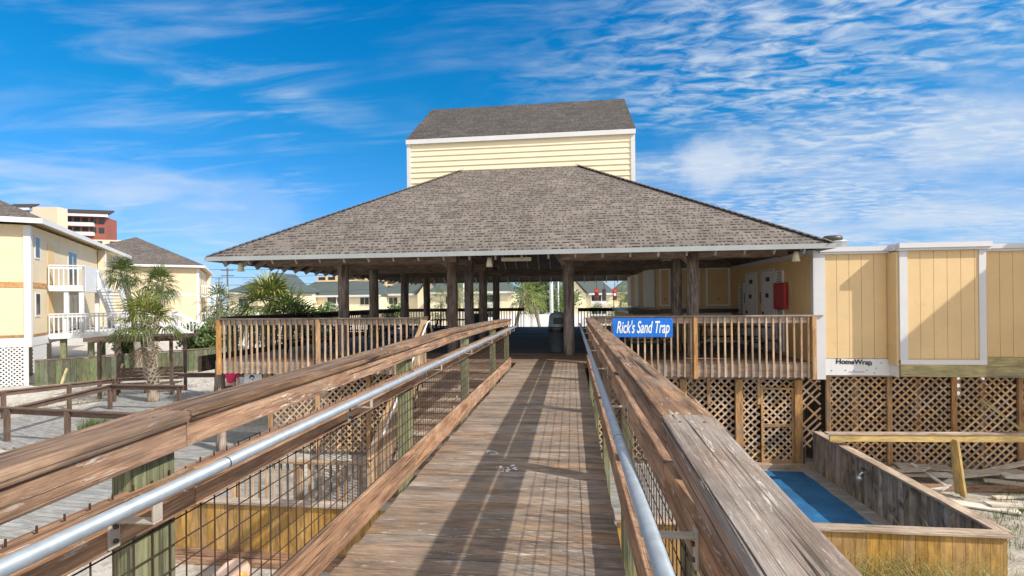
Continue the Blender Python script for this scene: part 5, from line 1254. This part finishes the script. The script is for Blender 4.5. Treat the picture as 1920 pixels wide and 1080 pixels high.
far_tower('apartment_tower', 'red apartment block with white balconies under a dark roof, far left', 106, 186, 405, 160, P_['brick'], 2, base=19, bal=.62, roofm=S_['croof'], cols=7, rz=R(24), depth=9)
far_tower('apartment_tower', 'tall blank tan tower behind the red apartment block', 66, 106, 388, 148, P_['tan'], 1, cols=0, rz=R(8), depth=4)
far_tower('apartment_tower', 'low tan block in front of the red apartment block', 118, 232, 449, 150, P_['tan'], 1, cols=3, rz=R(25))
far_tower('apartment_tower', 'pale tan wing left of the tall blank tan tower', 22, 56, 394, 178, P_['tan'], 2, cols=2, rz=R(8), roofm=S_['croof'], depth=6)
tw2 = far_tower('apartment_tower', 'wide ochre tower block with rows of balconies behind the nearest left log post', 595, 762, 517, 260, P_['tower_far'], 7, cols=9, depth=18)
def townhouse(label, pxl, pxr, Y, ze=5.6, zr=8.6, gable=None, k=3):
    xa, xb = X_at(pxl, Y), X_at(pxr, Y); w = xb - xa
    t = thing('townhouse', label, 'house', ((xa + xb) / 2, Y, 0), group='green roofed town houses')
    m = MB(); m.box(-w / 2, w / 2, 0, 10, 0, ze); wl = part('wall', m, P_['far'], t, local=True)
    m = MB(); m.slab([(-w / 2 - .4, -.6, ze), (w / 2 + .4, -.6, ze), (w / 2 - 2.4, 5, zr), (-w / 2 + 2.4, 5, zr)], (0, 0, .18)); m.slab([(w / 2 + .4, 10.6, ze), (-w / 2 - .4, 10.6, ze), (-w / 2 + 2.4, 5.01, zr), (w / 2 - 2.4, 5.01, zr)], (0, 0, .18))
    m.slab([(-w / 2 - .4, -.6, ze), (-w / 2 + 2.4, 5, zr), (-w / 2 - .4, 10.6, ze)], (0, 0, .17)); m.slab([(w / 2 + .4, -.6, ze), (w / 2 - 2.4, 5, zr), (w / 2 + .4, 10.6, ze)], (0, 0, .17))
    rf = part('roof', m, P_['groof'], t, local=True)
    m = MB(); m.box(-w / 2 - .45, w / 2 + .45, -.7, -.61, ze - .25, ze + .12); part('fascia', m, P_['white'], rf, local=True)
    if gable is not None:
        gx, gw, gh = gable
        m = MB(); m.slab([(gx - gw, -1.2, 0), (gx + gw, -1.2, 0), (gx + gw, -1.2, ze), (gx, -1.2, ze + gh), (gx - gw, -1.2, ze)], (0, 6.0, 0)); g = part('gable', m, P_['far'], t, local=True)
        m = MB()
        for s in (-1, 1): m.slab([(gx, -1.6, ze + gh + .15), (gx + s * (gw + .5), -1.6, ze - .2), (gx + s * (gw + .5), -1.6, ze + .1), (gx, -1.6, ze + gh + .5)], (0, 7.5, 0))
        part('gable_roof', m, P_['groof'], g, local=True)
    n = max(2, int(w / 5.2))
    for i in range(n):
        x = -w / 2 + w * (i + .5) / n
        if gable is not None and abs(x - gable[0]) < gable[1] + .8: continue
        for z0 in (.9, 3.55):
            if i % 2 == 0:
                m = MB(); m.box(x - .85, x - .06, -.05, -.01, z0, z0 + 1.35); m.box(x + .06, x + .85, -.05, -.01, z0, z0 + 1.35); wn = part('window', m, P_['glass'], wl, local=True)
                m = MB(); m.box(x - .98, x + .98, -.09, -.055, z0 - .12, z0 - .01); part('sill', m, P_['white'], wn, local=True); m = MB(); m.box(x - .98, x + .98, -.09, -.055, z0 + 1.36, z0 + 1.46); part('lintel', m, P_['white'], wn, local=True)
            else:
                m = MB(); m.box(x - 1.4, x + 1.4, -.06, -.01, z0 - .7, z0 + 1.5); rc = part('recess', m, P_['glass'], wl, local=True)
                m = MB(); m.box(x - 1.5, x + 1.5, -.5, -.4, z0 - .75, z0 + .25); part('balcony_rail', m, P_['white'], rc, local=True)
                m = MB(); m.box(x - 1.5, x - 1.35, -.4, -.07, z0 - .7, z0 + 1.5); m.box(x + .5, x + .62, -.4, -.07, z0 - .7, z0 + 1.5); part('balcony_post', m, P_['white'], rc, local=True)
    return t
townhouse('green roofed house with a big plain cream gable, behind the broad fan palm', 425, 552, 84, 5.9, 8.0, (3.4, 3.1, 3.0))
townhouse('long green roofed town house seen either side of the nearest left log post', 545, 712, 92, 5.3, 8.1)
townhouse('green roofed town house seen behind the middle left log posts', 716, 802, 96, 5.5, 8.5, (5.2, 2.2, 2.9))
townhouse('green roofed town house behind the second row of log posts', 806, 962, 88, 5.6, 8.6)
townhouse('white gabled house with green roof right of the central log post', 1040, 1150, 98, 5.2, 8.2, (-2.2, 2.6, 3.0))
townhouse('green roofed house under the right hand traffic light', 1152, 1262, 104, 5.4, 8.0)
townhouse('distant green roofed house between the bright palms and the white pole', 985, 1040, 118, 6.0, 9.0)
# pool terrace beyond the pavilion, picket fence
m = MB(); m.box(-12, 14, 31, 62, -.02, .03); solo('pavement', m, P_['pool'], 'bright white terrace beyond the pavilion', None, kind='structure')
t = thing('picket_fence', 'white picket fence on the terrace beyond the pavilion', 'fence', (-1, 40, 0))
m = MB(); x = -8.0
m.box(-8, 6, 39.98, 40.02, .95, 1.05); m.box(-8, 6, 39.98, 40.02, .15, .25)
part('fence_rail', m, P_['white'], t)
src = None; m = MB(); m.box(-.03, .03, -.015, .015, 0, 1.2)
for i in range(70):
    lc = (-6.9 + i * .2, -.04, .04)
    if src is None: src = part('picket', m, P_['white'], t, local=True, loc=lc)
    else: dup(src, t, lc)
m = MB(); m.box(-9, 9, 61.5, 61.8, 0, 2.3); solo('garden_wall', m, P_['pool'], 'long white garden wall at the back of the terrace', 'wall', (0, 61.6, 0))
# poles, traffic lights, wires, trees
def pole(name, label, px, Y, ytop, r, mat, arm=False):
    x = X_at(px, Y); z = Z_at(ytop, px, Y); t = thing(name, label, 'pole', (x, Y, 0)); m = MB(); m.tube([(x, Y, 0), (x, Y, z)], [r, r * .7], 10); part('shaft', m, mat, t)
    if arm:
        for k, dz in enumerate((.4, 1.3)):
            m = MB(); m.beam((x - 1.1, Y, z - dz), (x + 1.1, Y, z - dz), .12, .12); part('cross_arm', m, mat, t)
    else:
        m = MB(); m.lathe((x, Y, 0), [(r * 1.8, 0), (r * 1.8, .25), (r, .4)], 10); part('foot', m, mat, t)
    return t
pole('lamp_post', 'tall white pole beyond the grey bin', 1034, 42, 440, .17, P_['pole']); pole('lamp_post', 'thinner grey pole right of the tall white one', 1047, 60, 505, .11, P_['pole'])
pole('lamp_post', 'white post between the palms behind the second row of log posts', 870, 52, 500, .16, P_['pole'])
pole('utility_pole', 'dark wooden utility pole with cross arms left of the broad fan palm', 427, 75, 502, .16, P_['tarm'], True)
pole('utility_pole', 'distant wooden utility pole left of the nearer one', 411, 120, 520, .14, P_['tarm'], True)
for k, (dz, lb) in enumerate(((0.0, 'topmost power line crossing the sky under the left eave'), (1.3, 'second power line under the left eave'), (2.6, 'third power line under the left eave'), (4.2, 'lowest power line under the left eave'))):
    m = MB(); pts = []
    for i in range(17):
        q = i / 16; x = X_at(300, 75) + (X_at(860, 90) - X_at(300, 75)) * q; pts.append((x, 75 + 15 * q, Z_at(503, 427, 75) - dz + 3.2 * (q - .22) ** 2 * 1.2))
    m.tube(pts, .035, 5); solo('power_line', m, P_['bolt'], lb, 'cable', tuple(pts[4]), group='power lines')
RL = paint('red_signal_housing', (0.20, .02, .015), .5); LIT = bpy.data.materials.new('lit_red_lens'); LIT.use_nodes = True
bs = LIT.node_tree.nodes['Principled BSDF']; bs.inputs['Base Color'].default_value = (.6, .02, .01, 1); bs.inputs['Emission Color'].default_value = (1, .03, .01, 1); bs.inputs['Emission Strength'].default_value = 0.5
for i, (px, lb) in enumerate(((1119, 'left hanging traffic light with red lamp, seen right of the central log post'), (1133, 'middle hanging traffic light, seen edge on and dark'), (1153, 'right hanging traffic light with red lamp near the folded hatches'))):
    Y = 55; x = X_at(px, Y); z = Z_at(552, px, Y); t = thing('traffic_light', lb, 'traffic light', (x, Y, z - .6), group='traffic lights over the road')
    m = MB(); m.box(x - .22, x + .22, Y, Y + .3, z - .62, z + .62); part('housing', m, RL if i != 1 else P_['bolt'], t, bevel=.03)
    for k, zz in enumerate((.4, 0, -.4)):
        m = MB(); m.tube([(x, Y - .02, z + zz), (x, Y - .06, z + zz)], .15, 12); part('lens', m, (LIT if k == 0 and i != 1 else P_['ink']) if not (i == 2 and k == 1) else P_['white'], t)
    m = MB(); m.tube([(x, Y + .1, z + .62), (x, Y + .1, z + 1.9)], .03, 6); part('hanger', m, P_['bolt'], t)
m = MB(); m.tube([(X_at(1085, 55), 55.1, Z_at(541, 1119, 55) + 1.3), (X_at(1140, 55), 55.1, Z_at(541, 1119, 55) + 1.05), (X_at(1260, 55), 55.1, Z_at(541, 1119, 55) + 1.4)], .03, 6)
solo('span_wire', m, P_['bolt'], 'thin wire from which the traffic lights hang', 'cable', (X_at(1119, 55), 55.1, 6))
def bushy(name, label, loc, h, rad, n, mat, trunk=True, cat='tree', seed=3, group=None, leaf=.22):
    st = rng.getstate(); rng.seed(seed); t = thing(name, label, cat, loc, group=group); lx, ly, lz = loc
    m = MB(); cl = []
    for i in range(9):
        a = rng.uniform(0, 6.28); q = rng.random() ** .5 * rad * .75; cl.append(Vector((lx + math.cos(a) * q, ly + math.sin(a) * q, lz + h * rng.uniform(.45, .95))))
    if trunk: m.tube([(lx, ly, lz), (lx + .1, ly, lz + h * .5)], [h * .035, h * .02], 7)
    for c in cl: m.tube([(lx + .05, ly, lz + h * (.3 if trunk else .02)), tuple((Vector((lx, ly, lz + h * .35)) + c) / 2), tuple(c)], [h * .016, h * .01, h * .004], 5)
    part('trunk' if trunk else 'stem', m, W['trunk'], t); m = MB()
    for i in range(n):
        c = rng.choice(cl); p = c + Vector((rng.gauss(0, 1), rng.gauss(0, 1), rng.gauss(0, .8))) * rad * .26
        if p.z < lz + .03: p.z = lz + .05
        a = Vector((rng.gauss(0, 1), rng.gauss(0, 1), rng.gauss(0, 1))).normalized(); b = a.orthogonal().normalized(); s = leaf * rng.uniform(.6, 1.3)
        k = len(m.v); m.v += [p - a * s, p + b * s * .4, p + a * s, p - b * s * .4]; m.gc += [(0, 0, 0)] * 4; m.f.append([k, k + 1, k + 2, k + 3]); m.rn.append(rng.random())
    part('crown' if trunk else 'foliage', m, mat, t); rng.setstate(st); return t
bushy('tree', 'dark leafy tree between the bright palms and the white pole', (X_at(1014, 72), 72, 0), 8.3, 3.6, 2600, SHRUB, seed=5, leaf=.3)
bushy('tree', 'leafy tree right of the tall white pole', (X_at(1052, 66), 66, 0), 5.2, 2.4, 1800, SHRUB, seed=6, leaf=.28)
bushy('shrub', 'green shrub at the foot of the farther yellow house', (X_at(378, 31), 31, 0), 2.2, 1.6, 2200, SHRUB, False, 'shrub', 7, 'shrubs by the green fence', .16)
bushy('shrub', 'light green shrub behind the green fence near the pavilion corner', (X_at(398, 30), 30, 0), 2.9, 1.4, 1800, SHRUB, False, 'shrub', 8, 'shrubs by the green fence', .15)
bushy('shrub', 'small shrub behind the pergola bench', (X_at(250, 30), 30, 0), 1.9, 1.1, 1300, SHRUB, False, 'shrub', 9, 'shrubs by the green fence', .15)
bushy('shrub', 'round shrub before the town house left of the third left log post', (X_at(742, 60), 60, 0), 3.4, 1.6, 900, SHRUB, False, 'shrub', 10, None, .22)
bushy('shrub', 'olive shrub right of the broad fan palm', (X_at(585, 40), 40, 0), 3.6, 1.7, 1200, SHRUB, False, 'shrub', 11, None, .2)
m = MB(); x = X_at(388, 32); m.box(x - .05, x + .05, 31.95, 32.05, 0, 3.0); solo('marker_post', m, P_['white'], 'slim white post among the shrubs behind the green fence', 'post', (x, 32, 0))
# ================================================================== GRASS
def blades(mb, cx, cy, n, rad, h, bend, k0=0.0, k1=1.0, az0=None):
    for i in range(n):
        a = rng.uniform(0, 6.28); q = rng.random() ** .6 * rad; p = Vector((cx + math.cos(a) * q, cy + math.sin(a) * q, 0)); az = rng.uniform(0, 6.28) if az0 is None else rng.gauss(az0, .7)
        d = Vector((math.cos(az), math.sin(az), 0)); s = Vector((-d.y, d.x, 0)); hh = h * rng.uniform(.5, 1.15); bd = bend * rng.uniform(.3, 1.2) * hh; w = rng.uniform(.0025, .005)
        pts = [p + d * bd * u * u + Vector((0, 0, hh * (u - .32 * bend * u ** 3))) for u in (0, .3, .6, .85, 1)]
        b = len(mb.v); mb.v += [pts[0] - s * w, pts[0] + s * w, pts[1] - s * w, pts[1] + s * w, pts[2] - s * w * .8, pts[2] + s * w * .8, pts[3] - s * w * .5, pts[3] + s * w * .5, pts[4]]; mb.gc += [(0, 0, 0)] * 9
        r_ = rng.uniform(k0, k1)
        for f in ((0, 1, 3, 2), (2, 3, 5, 4), (4, 5, 7, 6), (6, 7, 8)): mb.f.append([b + j for j in f]); mb.rn.append(r_)
m = MB()
for i in range(46): blades(m, rng.uniform(2.6, 5.3), rng.uniform(6.2, 7.0), 24, .14, 1.0, .95, .2, 1.0)
for i in range(16): blades(m, rng.uniform(4.3, 5.3), rng.uniform(6.0, 6.8), 34, .16, .72, .6, 0, .5)
solo('dune_grass', m, GRASS, 'golden dune grass in front of the low yellow board wall', 'grass', kind='stuff')
m = MB()
for i in range(190):
    x = rng.uniform(5.75, 9.8); y = rng.uniform(6.0, 10.2)
    if rng.random() < .75 or x > 7.5: blades(m, x, y, 15, .16, .26 if y < 9 else .18, .7)
for i in range(30): blades(m, rng.uniform(8.2, 10.2), rng.uniform(9.5, 11.5), 14, .2, .25, .7)
solo('dune_grass', m, GRASS_G, 'green sprouting grass on the sand at the lower right', 'grass', kind='stuff')
m = MB(); blades(m, -14.75, 13.95, 700, .42, .62, .35); solo('grass_tuft', m, GRASS_G, 'round green grass tuft by the nearest low brown railing', 'grass', (-14.75, 13.95, 0))
m = MB()
for i in range(60):
    s = rng.uniform(0, 9); p = A + dv * s + nv * rng.uniform(.3, 1.3); blades(m, p.x, p.y, 12, .25, .3, .8)
for i in range(90): blades(m, rng.uniform(-23, -13.0), rng.uniform(18.8, 24), 9, .25, .26, .8)
for i in range(70): blades(m, rng.uniform(-22.5, -19.2), rng.uniform(14.5, 19.5), 9, .25, .22, .9)
solo('dry_grass', m, GRASS, 'dry grass along the foot of the green plank fence', 'grass', kind='stuff')
